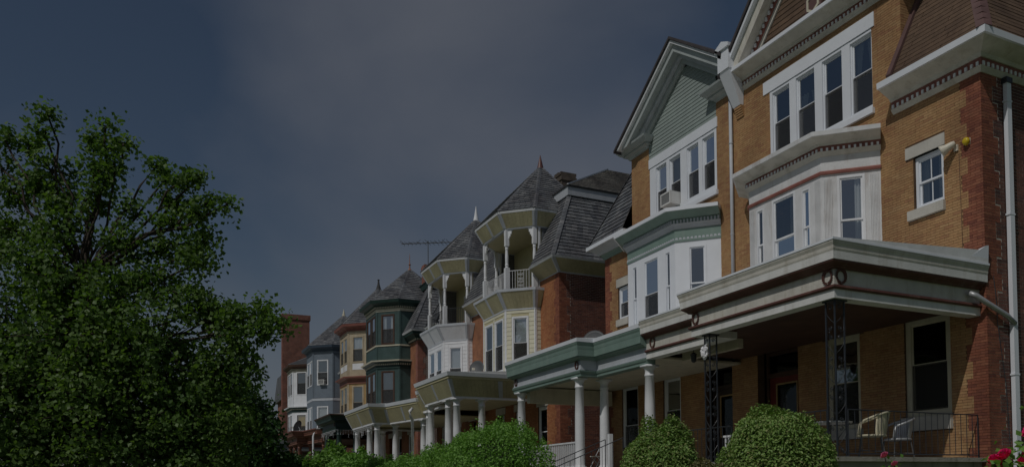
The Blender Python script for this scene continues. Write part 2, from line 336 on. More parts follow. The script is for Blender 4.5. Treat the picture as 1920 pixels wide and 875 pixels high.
def shingles(P, quad, inside, expo, wid, thick=None):
    thick = thick or (.016 if P.name == 'board' else .042)
    p00, p10, p11, p01 = [Vector(p) for p in quad]
    x = p10-p00
    if x.length < 1e-4: return
    x = x.normalized(); up = (p01+p11)/2-(p00+p10)/2; up -= x*up.dot(x); L = up.length; up.normalize(); n = x.cross(up)
    if n.dot((p00+p10)/2-Vector(inside)) < 0: p00, p10, p11, p01 = p10, p00, p01, p11; x = -x; n = -n
    W = (p10-p00).length; l1, r1 = (p01-p00).dot(x), (p11-p00).dot(x)
    rows = max(1, round(L/expo)); ex = L/rows; key = ('sh', P.mat, round(ex, 3), wid); g = .018
    P.key(key, [(g/2, 0, 0), (wid-g/2, 0, 0), (wid-g/2, ex+.02, 0), (g/2, ex+.02, 0), (g/2, 0, thick), (wid-g/2, 0, thick), (wid-g/2, ex+.02, .006), (g/2, ex+.02, .006)],
          [(4, 5, 6, 7), (0, 1, 5, 4), (1, 2, 6, 5), (3, 0, 4, 7)])
    for r in range(rows):
        s0, s1 = r*ex, min((r+1)*ex+.02, L)
        la, ra, lb, rb = l1*s0/L, W+(r1-W)*s0/L, l1*s1/L, W+(r1-W)*s1/L
        p = min(la, lb)-(r % 2)*wid*.5-random.choice((0, .06, .1, .17))-wid*.3
        while p < max(ra, rb):
            ww = wid; a, b = p+g/2, p+ww-g/2; p += ww
            a0, b0, a1, b1 = min(max(a, la), ra), max(min(b, ra), la), min(max(a, lb), rb), max(min(b, rb), lb)
            if b0-a0 < .01 and b1-a1 < .01: continue
            if a0 == a and b0 == b and a1 == a and b1 == b and s1 < L:
                P.put(key, p00+x*(a-g/2)+up*s0+n*random.uniform(0, .005), x, up, n)
            else:
                q = [p00+x*c+up*s+n*t for t, (c, s) in [(0, c) for c in ((a0, s0), (b0, s0), (b1, s1), (a1, s1))]+[(thick, (a0, s0)), (thick, (b0, s0)), (.006, (b1, s1)), (.006, (a1, s1))]]
                P.odd.add(q, [(4, 5, 6, 7), (0, 1, 5, 4), (1, 2, 6, 5), (3, 0, 4, 7)], random.random())
def hipcap(mb, a, b, w=.11, t=.03):
    a, b = Vector(a), Vector(b); d = (b-a).normalized(); k = Vector((0, 0, 1)); s = d.cross(k).normalized()*w; n = s.cross(d).normalized()
    if n.z < 0: n = -n
    m = max(1, int((b-a).length/.24))
    for i in range(m):
        p, q = a+(b-a)*(i/m), a+(b-a)*((i+1.1)/m); u = n*(t+.035); v = n*.035-n*w*.35
        mb.add([p-s+v*.2, p+u, p+s+v*.2, q-s+v*.0, q+u-n*.02, q+s+v*.0], [(0, 1, 4, 3), (1, 2, 5, 4), (0, 2, 1)], random.random())

def planks(h, parent, quad, inside, wid, mat, name='plank', thick=.012, gap=.006):
    """vertical boards over a sloped quad given bottom edge p00-p10 and top edge p01-p11"""
    p00, p10, p11, p01 = [Vector(p) for p in quad]; W = (p10-p00).length; n = max(1, round(W/wid))
    nn = (p10-p00).cross(p01-p00).normalized()
    if nn.dot(p00-Vector(inside)) < 0: nn = -nn
    for k in range(n):
        f0, f1 = k/n+gap/W/2, (k+1)/n-gap/W/2; q = [p00.lerp(p10, f0), p00.lerp(p10, f1), p01.lerp(p11, f1), p01.lerp(p11, f0)]
        mb = MB(); mb.hexa([v-nn*.01 for v in q]+[v+nn*thick for v in q]); h.part(name, mb, mat, parent)

def clapboards(face, spans, z0, z1, step, mat, parent, name='board', b=0.0, thick=.02):
    """spans(za, zb) -> list of (a0, a1) where the course runs"""
    n = max(1, round((z1-z0)/step)); st = (z1-z0)/n
    for k in range(n):
        za, zb = z0+k*st, z0+(k+1)*st
        for a0, a1, a2, a3 in spans(za, zb):
            mb = MB(); q = [face.pt(a0, b, za), face.pt(a1, b, za), face.pt(a3, b, zb), face.pt(a2, b, zb), face.pt(a0, b+thick, za), face.pt(a1, b+thick, za), face.pt(a3, b+.005, zb), face.pt(a2, b+.005, zb)]
            mb.hexa(q); face.h.part(name, mb, mat, parent)

def dentils(h, path, off, z0, z1, w, gap, dep, mat, parent):
    mb = MB(); pp = h.off(path, off)
    for a, b in zip(pp, pp[1:]):
        f = Face(h, a, b); n = max(1, int((f.L-.02)/(w+gap))); st = f.L/n
        for k in range(n): f.box(mb, k*st+gap/2, k*st+gap/2+w, -.004, dep, z0, z1)
    return tag(h.part('dentils', mb, mat, parent), kind='stuff')

def window(face, a0, a1, z0, z1, fm='white', b=0.0, fw=.07, depth=.07, mid=.5, sash=None, up='glass', low='glass', screen=False, curtain=None, muntin=0, sill=False, rec=.05):
    """sash window whose outer frame fills a0..a1, z0..z1; b = plane of the frame front"""
    h = face.h; sash = sash or fm
    mb = MB(); face.frame(mb, a0, a1, b-depth, b, z0, z1, fw)
    if sill: face.box(mb, a0-.04, a1+.04, b-depth, b+.06, z0-.05, z0)
    w = h.part('window', mb, fm)
    x0, x1, y0, y1 = a0+fw, a1-fw, z0+fw, z1-fw; zm = y0+(y1-y0)*mid; sw = .042
    for (za, zb, bb, gm) in ((zm-.02, y1, b-rec+.02, up), (y0, zm+.02, b-rec-.012, low)):
        mb = MB(); face.frame(mb, x0, x1, bb-.028, bb, za, zb, sw)
        if muntin:
            for k in range(1, muntin): c = x0+(x1-x0)*k/muntin; face.box(mb, c-.011, c+.011, bb-.022, bb-.004, za+sw, zb-sw)
            if muntin > 2:
                c = (za+zb)/2; face.box(mb, x0+sw, x1-sw, bb-.02, bb-.006, c-.011, c+.011)
        h.part('sash', mb, sash, w)
        mb = MB(); mb.add([face.pt(x0+sw-.005, bb-.016, za+sw-.005), face.pt(x1-sw+.005, bb-.016, za+sw-.005), face.pt(x1-sw+.005, bb-.016, zb-sw+.005), face.pt(x0+sw-.005, bb-.016, zb-sw+.005)], [(0, 1, 2, 3)])
        h.part('pane', mb, gm, w)
    if screen:
        mb = MB(); face.box(mb, x0+.01, x1-.01, b-rec+.022, b-rec+.026, y0+.01, zm); h.part('insect_screen', mb, 'screen', w)
    if curtain:
        kind, lo, hi = curtain[:3]; cm = curtain[3] if len(curtain) > 3 else ('blind' if kind == 'blind' else 'curtain'); bb = b-rec-.09
        za, zb = y0+(y1-y0)*lo, y0+(y1-y0)*hi
        if kind == 'blind':
            mb = MB(); face.box(mb, x0-.02, x1+.02, bb, bb+.006, za, zb); h.part('blind', mb, cm, w)
        else:
            sides = [(0, .42, 0, .16), (1, -.42, 1, -.16)] if kind == 'tied' else [(0, 1, 0, 1)] if kind == 'net' else [(0, .36, 0, .36)] if kind == 'left' else [(1, -.36, 1, -.36)] if kind == 'right' else [(0, .3, 0, .3), (1, -.3, 1, -.3)]
            W = x1-x0
            for e0, wt, _, wb in sides:
                mb = MB(); N = 15; vs = []; fs = []
                for i, fz in enumerate((0, .25, .45, .7, 1)):
                    tt = fz**1.6; wd = (wb+(wt-wb)*tt)
                    for k in range(N): q = k/(N-1); vs.append(face.pt(x0+W*(e0+wd*q), bb+.022*math.sin(q*15+i*.3), za+(zb-za)*fz))
                for i in range(4):
                    for k in range(N-1): fs.append((i*N+k, i*N+k+1, (i+1)*N+k+1, (i+1)*N+k))
                mb.add(vs, fs); h.part('curtain', mb, cm, w, smooth=True)
    return w

def column(h, u, y, z0, z1, r, mat, parent, sq=True):
    H = z1-z0; mb = MB(); c = h.pt(u, y, z0)
    mb.lathe(c, [(r*1.32, .0), (r*1.36, .05), (r*1.30, .10), (r*1.1, .12), (r*1.08, .15), (r, .18), (r*1.0, H*.3), (r*.95, H*.6), (r*.84, H-.33), (r*.92, H-.32), (r*.95, H-.295), (r*.92, H-.27), (r*.85, H-.26), (r*.85, H-.16), (r*.95, H-.13), (r*1.15, H-.07), (r*1.18, H-.06)], 24)
    k = r*1.3
    mb.box((c.x-k, c.y-k, c.z+H-.06), (c.x+k, c.y+k, c.z+H)); mb.box((c.x-r*1.4, c.y-r*1.4, c.z-.06), (c.x+r*1.4, c.y+r*1.4, c.z+.002))
    o = h.part('column', mb, mat, parent)
    for p in o.data.polygons: p.use_smooth = len(p.vertices) == 4 and abs(p.normal.z) < .9 and p.area < .2
    return o

def pipe(h, pts, mat, r=.05, n=10, name='downpipe', bands=()):
    mb = MB(); mb.tube([h.pt(*p) for p in pts], r, n); o = h.part(name, mb, mat, smooth=True)
    for p in bands:
        mb = MB(); c = h.pt(*p); mb.lathe((c.x, c.y, c.z-.02), [(r+.004, 0), (r+.012, .005), (r+.012, .035), (r+.004, .04)], 12); h.part('band', mb, mat, o)
    return o

def spiral(cx, cz, r, a0, turns, n=22, grow=1.0):
    return [(cx+r*(1-.85*k/n)*math.cos(a0+turns*2*math.pi*k/n), cz+r*(1-.85*k/n)*math.sin(a0+turns*2*math.pi*k/n)) for k in range(n+1)]

# ------------------------------------------------------------------ the setting
def sheet(name, rows, x0, x1, mat):
    mb = MB(); n = len(rows); mb.add([(x0, y, z) for y, z in rows]+[(x1, y, z) for y, z in rows], [(k, k+1, n+k+1, n+k) for k in range(n-1)])
    return tag(link(name, mb, mat), kind='structure')
sheet('ground', [(-1500, -.02), (4.9, -.02), (6.3, .1), (7.6, 1.2), (1500, 1.2)], -1500, 1500, 'grass')
sheet('road', [(-6, 0.0), (3, 0.0)], -400, 300, 'asphalt')
sheet('pavement', [(3.0, -.01), (3.0, .12), (4.95, .13), (4.95, 0)], -400, 300, 'paving')

F = 15.8
def porch(h, path, zf, zb, layers, ceil_mat, edge_o=.46, zt=1.03, rise=.28, roof='membrane'):
    P = h.part('porch', *porch_floor(h, path, zf))
    mb = MB(); h.slab(mb, [(u, min(y, F-.02)) for u, y in h.off(path, -.25)]+([] if path[-1][1] > F-.5 else [(path[-1][0]-.25, F-.02)])+[(path[0][0], F-.02)], zf+.001, zf+.012); h.part('bounce_deck', mb, 'porch_floor', P)  # unseen pale deck, added to bounce sunlight into the porch
    mb = MB(); ins = h.off(path, -.08); poly = ins+[(ins[-1][0], F-.02), (ins[0][0], F-.02)] if ins[-1][1] < F-.5 else ins+[(ins[0][0], F-.02)]
    poly = [(u, min(y, F-.02)) for u, y in poly]
    h.slab(mb, poly, zb+.20, zb+.26); h.part('ceiling', mb, ceil_mat, P)
    for nm, mt, prof in layers: h.spart(nm, path, [(o, zb+z) for o, z in prof], mt, P)
    e = h.off(path, edge_o-.02)
    mb = MB()
    for a, b in zip(e, e[1:]):
        if abs(a[1]-b[1]) < abs(a[0]-b[0]):
            z = zb+zt; q = [h.pt(a[0], a[1], z), h.pt(b[0], b[1], z), h.pt(b[0], F-.02, z+rise), h.pt(a[0], F-.02, z+rise)]
            mb.hexa([Vector((v.x, v.y, z-.055)) for v in q]+q)
    h.part('roof', mb, roof, P)
    return P
def porch_floor(h, path, zf):
    mb = MB(); o = h.off(path, .06); i = h.off(path, -.06)
    for pp, z0, z1 in ((o, zf-.09, zf), (i, .5, zf-.09)):
        poly = [(u, min(y, F-.01)) for u, y in pp]
        if poly[-1][1] < F-.3: poly.append((poly[-1][0], F-.01))
        h.slab(mb, poly+[(poly[0][0], F-.01)], z0, z1)
    return mb, 'concrete'

def wreath(h, face, a, z, rx, rz, parent):
    mb = MB(); pts = []
    for s in (-1, 1):
        for k in range(9):
            t = math.pi*(.06+.88*k/8); x, zz = a+s*rx*math.sin(t), z+rz*math.cos(t); d = .55
            p = face.pt(x, .012, zz); q = face.pt(x+s*.035, .03, zz+.055); m1 = face.pt(x+s*.045, .022, zz+.005); m2 = face.pt(x-s*.02, .022, zz+.035); m0 = face.pt(x, 0, zz)
            mb.add([p, m1, q, m2, m0], [(0, 1, 2, 3), (0, 4, 1), (1, 4, 2), (2, 4, 3), (3, 4, 0)])
    ring = [face.pt(a+rx*math.sin(2*math.pi*k/20), .008, z+rz*math.cos(2*math.pi*k/20)) for k in range(21)]
    mb.tube(ring, .014, 6); h.part('wreath', mb, 'maroon_dark', parent)

def railing(h, p, q, z0, z1, n, mat, parent, rb=.008, rr=.014, zq=None):
    """iron railing from p to q (u, y); zq: (z0, z1) at q when it slopes"""
    z2, z3 = zq or (z0, z1); f = lambda t, a, b: h.pt(p[0]+(q[0]-p[0])*t, p[1]+(q[1]-p[1])*t, a+(b-a)*t)
    for a, b in ((z0+.06, z2+.06), (z1, z3)):
        mb = MB(); mb.tube([f(0, a, b), f(1, a, b)], rr, 6); h.part('rail', mb, mat, parent)
    for k in range(n+1):
        t = k/n; mb = MB(); end = k in (0, n); lo = z0-.0 if end else z0+.06; lo2 = z2 if end else z2+.06
        mb.tube([f(t, lo, lo2), f(t, z1, z3)], rr if end else rb, 5); h.part('baluster', mb, mat, parent)

def iron_post(h, u, y, z0, z1, parent, w=.24, dirs=((-1, 0), (0, 1))):
    mb = MB()
    h.box(mb, u-w-.05, u+.05, y-.05, y+w+.05, z1-.03, z1); h.box(mb, u-w-.03, u+.03, y-.03, y+w+.03, z0, z0+.015)
    for a, b in [(u, y)]+[(u+d[0]*w, y+d[1]*w) for d in dirs]:
        c = h.pt(a, b, 0); mb.box((c.x-.014, c.y-.014, z0+.01), (c.x+.014, c.y+.014, z1-.02))
    H = (z1-z0-.1)/5
    for d in dirs:
        for k in range(5):
            zb = z0+.05+k*H
            P = lambda s, z: h.pt(u+d[0]*w*s, y+d[1]*w*s, z)
            mb.tube([P(.97, zb+H*.74), P(.9, zb+H*.62), P(.45, zb+H*.42), P(.04, zb+H*.30)], .007, 5)
            for cz, up in ((.84, 1), (.16, -1)):
                mb.tube([P(.5+px/w, zb+H*cz+pz) for px, pz in spiral(0, 0, .05, .3, 1.7*up, 20)], .007, 5)
                mb.tube([P(.97, zb+H*(.5+.24*up)), P(.92, zb+H*(.5+.42*up)), P(.6, zb+H*(.5+.48*up)), P(.5+.05/w, zb+H*cz)], .007, 5)
    return h.part('iron_post', mb, 'black_iron', parent)
def mbadd(a, b): a.add(b.v, b.f)

def rake(h, parent, uL, uR, uA, zb, zA, layers, zl=None):
    s1, s2 = (zA-zb)/(uA-uL), (zA-zb)/(uR-uA)
    for nm, mt, d1, d2, y0, y1 in layers:
        mb = MB()
        h.prism(mb, [(uL, zl-d1), (uA, zA-d1), (uA, zA-d2), (uL, zl-d2)] if zl else [(uL+d1/s1, zb), (uA, zA-d1), (uA, zA-d2), (uL+d2/s1, zb)], y0, y1)
        h.prism(mb, [(uA, zA-d1), (uR-d1/s2, zb), (uR-d2/s2, zb), (uA, zA-d2)], y0, y1)
        h.part(nm, mb, mt, parent)

def tri_spans(uL, uR, uA, zb, zA):
    def f(za, zc):
        s1, s2 = (uA-uL)/(zA-zb), (uR-uA)/(zA-zb)
        if zc > zA: return []
        return [(uL+(za-zb)*s1, uR-(za-zb)*s2, uL+(zc-zb)*s1, uR-(zc-zb)*s2)]
    return f

def shell(h, w, zwall, holes, ztop_l, u_step):
    """brick shell of a gabled house: front wall backing, side, back, party wall and light-blocking floors"""
    fr = h.face((0, F), (w, F)); mb = MB()
    fr.wall(mb, 0.0, w, .6, zwall, holes, -.25, 0); fr.wall(mb, .0, u_step, zwall, ztop_l, holes, -.25, 0)
    h.box(mb, w-.25, w, F+.25, 27, .6, zwall); h.box(mb, 0, .15, F+.25, 27, .6, ztop_l); h.box(mb, 0, w, 27, 27.25, .6, zwall); h.box(mb, 0.15, u_step, 27.0, 27.2, zwall, ztop_l)
    h.box(mb, u_step-.2, u_step, F+.25, 27, zwall, ztop_l)
    wl = h.part('wall', mb, 'joint_dark')
    mb = MB()
    for z in (1.9, 6.2, 10.3): h.box(mb, .15, w-.25, F+.25, 27, z, z+.12)
    h.box(mb, .15, w-.25, F+3.6, F+3.7, 1.9, ztop_l)
    h.part('light_block_floors', mb, 'room_dark')  # unseen floors and partition, added to block light inside
    return fr, wl

def group4(h, fr, a0, a1, z0, z1, sashes, zlo, zhi, curtains, mid):
    """white framed row of four sash windows"""
    mb = MB(); cuts = [(s[0]-.06, s[1]+.06) for s in sashes]
    for x0, x1 in intervals(a0, a1, cuts): fr.box(mb, x0, x1, -.12, .012, z0, z1)
    for c in cuts: fr.box(mb, c[0], c[1], -.12, .008, zhi+.06, z1); fr.box(mb, c[0], c[1], -.12, .008, z0, zlo-.06)
    fr.box(mb, a0-.06, a1+.06, -.02, .09, z0-.14, z0)
    h.part('window_surround', mb, 'white_clean')
    for s, c in zip(sashes, curtains): window(fr, s[0]-.06, s[1]+.06, zlo-.06, zhi+.06, 'white_clean', b=-.035, fw=.035, depth=.08, mid=mid, screen=True, curtain=c)

def bay(h, uc, w1, w2, yf, z0, z1, wallmat, fronts, side, top_layers, zc, dent=None, pil=None, parent=None, ytop=None, base=None):
    path = [(uc-w2, F), (uc-w1, yf), (uc+w1, yf), (uc+w2, F)]
    faces = [h.face(a, b) for a, b in zip(path, path[1:])]
    holes = [[], [], []]
    holes[1] = fronts; L = faces[2].L; holes[2] = [(side[0]*L, side[1]*L, side[2], side[3])]; holes[0] = [((1-side[1])*L, (1-side[0])*L, side[2], side[3])]
    mb = MB()
    for f, hs in zip(faces, holes): f.wall(mb, .0, f.L, z0, z1, hs, -.12, 0)
    B = h.part('bay', mb, wallmat)
    mb = MB(); h.slab(mb, path, z1-.05, z1); h.slab(mb, path, z0, z0+.05); h.part('bay_roof', mb, 'membrane', B)
    for nm, mt, prof in top_layers: h.spart(nm, path, [(o, zc+z) for o, z in prof], mt, B)
    return B, path, faces, holes

# ================================================================== house A: orange brick, nearest
AX = -20.43
A = House(AX, 1, 'orange brick house nearest the camera with brown boarded mansard and white bay window')
W_ = 8.5; US = 6.36
sA = [(1.72, 2.33), (2.72, 3.34), (3.75, 4.36), (4.77, 5.38)]
holesA = [(.77, 2.53, 1.9, 5.42), (3.65, 4.83, 2.95, 5.36), (6.25, 7.56, 3.10, 5.42), (6.64, 7.50, 7.93, 9.19), (1.55, 5.45, 10.85, 12.88), (1.0, 5.4, 6.75, 9.2)]
frA, wallA = shell(A, W_, 10.55, holesA, 13.75, US)

def front_bricks(h, fr, holes, W, zs, US, ztop, N, mats=('orange_brick', 'red_brick'), parent=None, extra=()):
    PO, PR = Pieces('brick', mats[0]), Pieces('brick', mats[1]); bh = .0625; z0 = 1.2
    hs = list(holes)+list(extra)
    def zones(r):
        z = z0+r*bh; q = .52 if (r//6) % 2 == 0 else .37
        if z < zs-.02: return [(0, W-q, PO), (W-q, W+.006, PR)]
        return [(0, US, PO)]
    bricks(fr, 0, W+.006, z0, ztop, hs, .245, bh, .0075, zones, proud=.010)
    sd = h.face((W, F), (W, 27))
    bricks(sd, -.006, 2, z0, zs, [], .245, bh, .009, lambda r: [(-.006, .52 if (r//6) % 2 == 0 else .37, PR)])
    PO.emit(parent, N, 'brickwork'); PR.emit(parent, N//2, 'quoins')
    return sd
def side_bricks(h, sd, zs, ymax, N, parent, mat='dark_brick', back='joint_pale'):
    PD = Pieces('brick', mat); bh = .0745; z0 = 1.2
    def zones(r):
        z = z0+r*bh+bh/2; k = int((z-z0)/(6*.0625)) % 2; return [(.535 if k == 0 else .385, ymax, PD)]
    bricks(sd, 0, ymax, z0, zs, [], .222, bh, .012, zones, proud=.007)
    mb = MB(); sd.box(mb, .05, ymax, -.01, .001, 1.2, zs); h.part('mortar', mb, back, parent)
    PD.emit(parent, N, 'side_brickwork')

extraA = [(6.43, 7.55, 9.19, 9.46), (6.50, 7.53, 7.71, 7.93), (1.28, 5.55, 12.88, 13.24), (6.15, 7.60, 5.42, 5.80), (6.15, 7.58, 2.78, 3.10), (3.5, 4.98, 5.36, 5.76), (.65, 2.65, 5.42, 5.82), (3.55, 4.9, 2.7, 2.95)]
sdA = front_bricks(A, frA, holesA, W_, 10.5, US, 13.7, 200, parent=wallA, extra=extraA)
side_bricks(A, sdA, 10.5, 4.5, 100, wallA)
for a0, a1, z0, z1 in extraA:
    if (a0, a1) == (1.28, 5.55): frA.bpart('lintel', a0, a1, -.1, .035, z0, z1, 'white_clean')
    elif z1 in (7.93, 3.10, 2.95): frA.bpart('sill', a0, a1, -.1, .09, z0, z1, 'limestone')
    else: frA.bpart('lintel', a0, a1, -.1, .03, z0, z1, 'limestone')
# upper windows
group4(A, frA, 1.55, 5.45, 10.85, 12.87, sA, 11.0, 12.74, [('net', .0, .55), ('tied', 0, .75), None, ('tied', 0, 1)], .52)
# small window with an arched pair of panes behind
window(frA, 6.66, 7.48, 7.95, 9.17, 'white_clean', b=-.06, fw=.075, muntin=2, curtain=('sides', 0, 1), sill=True)
# ground floor windows
window(frA, 6.25, 7.56, 3.10, 5.42, 'cream', b=-.05, fw=.15, up='glass_dim', low='glass_dim', mid=.53, screen=True)
window(frA, 3.65, 4.83, 2.95, 5.36, 'cream', b=-.05, fw=.13, up='glass_dim', low='glass_dim', mid=.5, screen=True)
def doorway(h, fr, a0, a1, z0, z1, fm, dm, glass=True):
    mb = MB(); fr.frame(mb, a0, a1, -.42, -.30, z0, z1, .1); fr.box(mb, a0+.1, a1-.1, -.42, -.30, z1-.75, z1-.62)
    D = h.part('door', mb, fm)
    x0, x1, zt = a0+.1, a1-.1, z1-.75; w = x1-x0
    mb = MB(); c0, c1 = x0+w*.2, x0+w*.8
    for p, q, b in ((x0, c0, 0), (c1, x1, 0)): fr.box(mb, p, q, -.40, -.35, z0+.1, zt)
    fr.box(mb, c0, c1, -.40, -.35, z0+.1, z0+1.0); fr.box(mb, c0, c1, -.40, -.35, zt-.2, zt); fr.box(mb, c0+.08, c1-.08, -.35, -.335, z0+.25, z0+.85)
    h.part('door_leaf', mb, dm, D)
    mb = MB(); fr.frame(mb, c0-.012, c1+.012, -.352, -.325, z0+.98, zt-.18, .045); h.part('glazing_frame', mb, 'ochre', D)
    fr.bpart('pane', c0+.02, c1-.02, -.385, -.375, z0+1.0, zt-.2, 'glass_dim', D); fr.bpart('transom_pane', x0, x1, -.375, -.365, z1-.62, z1-.1, 'glass_dim', D)
    mb = MB(); p = fr.pt(x1-.12, -.31, z0+1.05); mb.lathe((p.x, p.y, p.z), [(.01, 0), (.03, .01), (.03, .05), (.01, .06)], 10); h.part('door_knob', mb, 'copper', D)
    mb = MB(); fr.box(mb, a0-.001, a0+.0, -.42, -.0, z0, z1); 
doorway(A, frA, .80, 2.50, 2.1, 5.42, 'dark_wood', 'red_door')
# bay window
bayTopA = [('moulding', 'maroon', [(-.05, 0), (.05, .0), (.06, .05), (.03, .09), (-.05, .09)]),
           ('bed_mould', 'offwhite', [(-.05, .46), (.02, .46), (.06, .50), (.11, .56), (-.05, .56)]),
           ('dentil_band', 'maroon', [(-.05, .56), (.08, .56), (.08, .70), (-.05, .70)]),
           ('cove', 'offwhite', [(-.05, .70), (.11, .70), (.14, .75), (.32, .81), (.40, .84), (-.05, .84)]),
           ('cap', 'peeling', [(-.05, .84), (.44, .84), (.44, .95), (.30, 1.0), (-.05, 1.0)])]
def bay_windows(h, faces, holes, fm, cur=('right', 0, 1), low='glass', scr=False, pil=None, mid=.55):
    for f, hs in zip(faces, holes):
        for a0, a1, z0, z1 in hs: window(f, a0, a1, z0, z1, fm, b=.012, fw=.06 if a1-a0 > .5 else .03, depth=.10, mid=mid, low=low, screen=scr, curtain=cur if a1-a0 > .5 else ('net', 0, 1))
uc, w1, w2, yf = 3.2, 1.43, 2.46, 14.8
a = lambda u: u-(uc-w1)
fronts = [(a(2.10), a(2.38), 6.95, 9.1), (a(2.75), a(3.67), 6.75, 9.2), (a(3.93), a(4.22), 6.95, 9.1)]
BA, pathA, facesA, hA = bay(A, uc, w1, w2, yf, 6.2, 9.85, 'peeling', fronts, (.27, .73, 6.75, 9.2), bayTopA, 9.27)
bay_windows(A, facesA, hA, 'white')
dentils(A, pathA, .08, 9.27+.565, 9.27+.64, .055, .075, .03, 'white', BA)
for f in facesA[1:]:     # reeded pilasters
    for c in ((.12,) if f is facesA[1] else (.16, f.L-.17))+((f.L-.13,) if f is facesA[1] else ()):
        mb = MB()
        for k in range(6): f.box(mb, c-.10+k*.036, c-.10+k*.036+.02, -.002, .016, 6.3, 9.16)
        A.part('reeding', mb, 'peeling', BA)
# mansard cornice
mpath = [(6.1, F), (W_, F), (W_, 27)]
CA = A.spart('cornice', mpath, [(-.05, 10.42), (.03, 10.42), (.07, 10.47), (.11, 10.52), (-.05, 10.52)], 'offwhite')
for nm, mt, prof in [('dentil_band', 'maroon', [(-.05, 10.52), (.09, 10.52), (.09, 10.70), (-.05, 10.70)]), ('cove', 'offwhite', [(-.05, 10.70), (.12, 10.70), (.16, 10.77), (.40, 10.87), (.50, 10.92), (-.05, 10.92)]),
                     ('gutter', 'white_clean', [(-.05, 10.92), (.56, 10.92), (.57, 11.06), (-.05, 11.06)])]: A.spart(nm, mpath, prof, mt, CA)
dentils(A, mpath[:2]+[(W_, 20.5)], .09, 10.525, 10.615, .06, .085, .03, 'white', CA)
def mansard(h, P, US, W, zE, zT, run, o=.45, expo=.2, wid=.3, under='slate_under', N=0, rest='roof_slates', yback=27.5, hip='slate', top='asphalt_shingle', hipw=.11, cut=None):
    e, k = (W+o, F-o), run
    pf = [h.pt(US, F-o, zE), h.pt(W+o, F-o, zE), h.pt(W+o-k, F-o+k, zT), h.pt(US, F-o+k, zT)]
    ps = [h.pt(W+o, F-o, zE), h.pt(W+o, yback, zE), h.pt(W+o-k, yback, zT), h.pt(W+o-k, F-o+k, zT)]
    ins = h.pt(US-1, F+3, zE-1)
    fq = [pf]
    if cut: fq = [[h.pt(US, F-o, zE), h.pt(cut[0], F-o, zE), h.pt(cut[0], F-o+k, zT), h.pt(US, F-o+k, zT)], [h.pt(cut[1], F-o, zE), pf[1], pf[2], h.pt(cut[1], F-o+k, zT)]]
    mb = MB()
    for q in fq+[ps]: mb.add(q, [(0, 1, 2, 3)])
    R = h.part('mansard_roof', mb, under)
    for q in fq: shingles(P, q, ins, expo, wid)
    shingles(P, ps, ins, expo, wid); P.emit(R, N, rest)
    mb = MB(); hipcap(mb, pf[1], pf[2], hipw); h.part('hip', mb, hip, R)
    mb = MB(); h.box(mb, US-.3, W+o-k, F-o+k, yback, zT, zT+.05); h.part('flat_roof', mb, top, R)
    return R, pf, ps
RA, pfA, psA = mansard(A, Pieces('board', 'brown_board'), US, W_, 11.06, 14.5, 1.7, .5, .145, 2.3, 'dark_wood', 60, 'boards', hip='purple_brown', hipw=.16)
mb = MB(); v = [A.pt(US+.02, F-.52, 11.07), A.pt(US+.16, F-.52, 11.07), A.pt(US+.16, F+1.2, 14.5), A.pt(US+.02, F+1.2, 14.5)]; mb.hexa(v+[p+Vector((0, -.04, .06)) for p in v]); A.part('verge_board', mb, 'purple_brown', RA)
PS = Pieces('brick', 'orange_brick'); bricks(A.face((US, F), (US, 27)), 0, 4, 10.9, 13.7, [], .245, .0625, .009, lambda r: [(0, 4, PS)]); PS.emit(wallA, 0, 'return_brickwork')
# pediment
gpath = [(.30, F+.05), (.30, F), (US+.05, F), (US+.05, F+.6)]
GA = A.spart('pediment', gpath, [(-.05, 13.42), (.03, 13.42), (.06, 13.48), (.10, 13.53), (-.05, 13.53)], 'offwhite')
for nm, mt, prof in [('dentil_band', 'maroon', [(-.05, 13.53), (.08, 13.53), (.08, 13.68), (-.05, 13.68)]), ('cove', 'offwhite', [(-.05, 13.68), (.11, 13.68), (.15, 13.75), (.38, 13.84), (.46, 13.88), (-.05, 13.88)]),
                     ('cap', 'white_clean', [(-.05, 13.88), (.5, 13.88), (.5, 13.98), (-.05, 13.98)])]: A.spart(nm, gpath, prof, mt, GA)
dentils(A, gpath[1:3], .08, 13.535, 13.615, .06, .08, .03, 'white', GA)
uL, uR, uA, zb_, zA_ = .0, 6.7, 3.35, 13.98, 17.35
rake(A, GA, uL, uR, uA, zb_, zA_, [('rake_cap', 'white_clean', 0, .12, F-.55, F), ('rake_trim', 'offwhite', .121, .55, F-.42, F), ('rake_band', 'maroon', .551, .72, F-.12, F), ('rake_bed', 'offwhite', .721, .90, F-.06, F)])
mb = MB(); sl1 = (zA_-zb_)/(uA-uL)
for k in range(26):
    t = (k+.5)/26; u = uL+(uA-uL)*t; z = zb_+(zA_-zb_)*t-.64
    if z > zb_+.02: A.box(mb, u-.03, u+.03, F-.17, F-.118, z-.05, z+.05); A.box(mb, 2*uA-u-.03, 2*uA-u+.03, F-.17, F-.118, z-.05, z+.05)
tag(A.part('dentils', mb, 'white', GA), kind='stuff')
mb = MB(); A.prism(mb, [(uL+.6, zb_), (uR-.6, zb_), (uA, zA_-.6)], F, F+.1); A.part('tympanum', mb, 'dark_wood', GA)
clapboards(frA, tri_spans(uL+.88, uR-.88, uA, zb_, zA_-.9), zb_, 15.6, .15, 'brown_board', GA)
mb = MB()
for r0, y0, y1 in ((.36, F-.09, F-.02),):
    hx = [(3.5+r0*math.cos(math.pi/3*k+math.pi/6), 14.5+r0*1.1*math.sin(math.pi/3*k+math.pi/6)) for k in range(6)]; A.prism(mb, hx, y0, y1)
O = A.part('gable_medallion', mb, 'purple_brown', GA)
mb = MB()
hx = [(3.5+math.cos(math.pi/3*k+math.pi/6), 14.5+1.1*math.sin(math.pi/3*k+math.pi/6)) for k in range(6)]
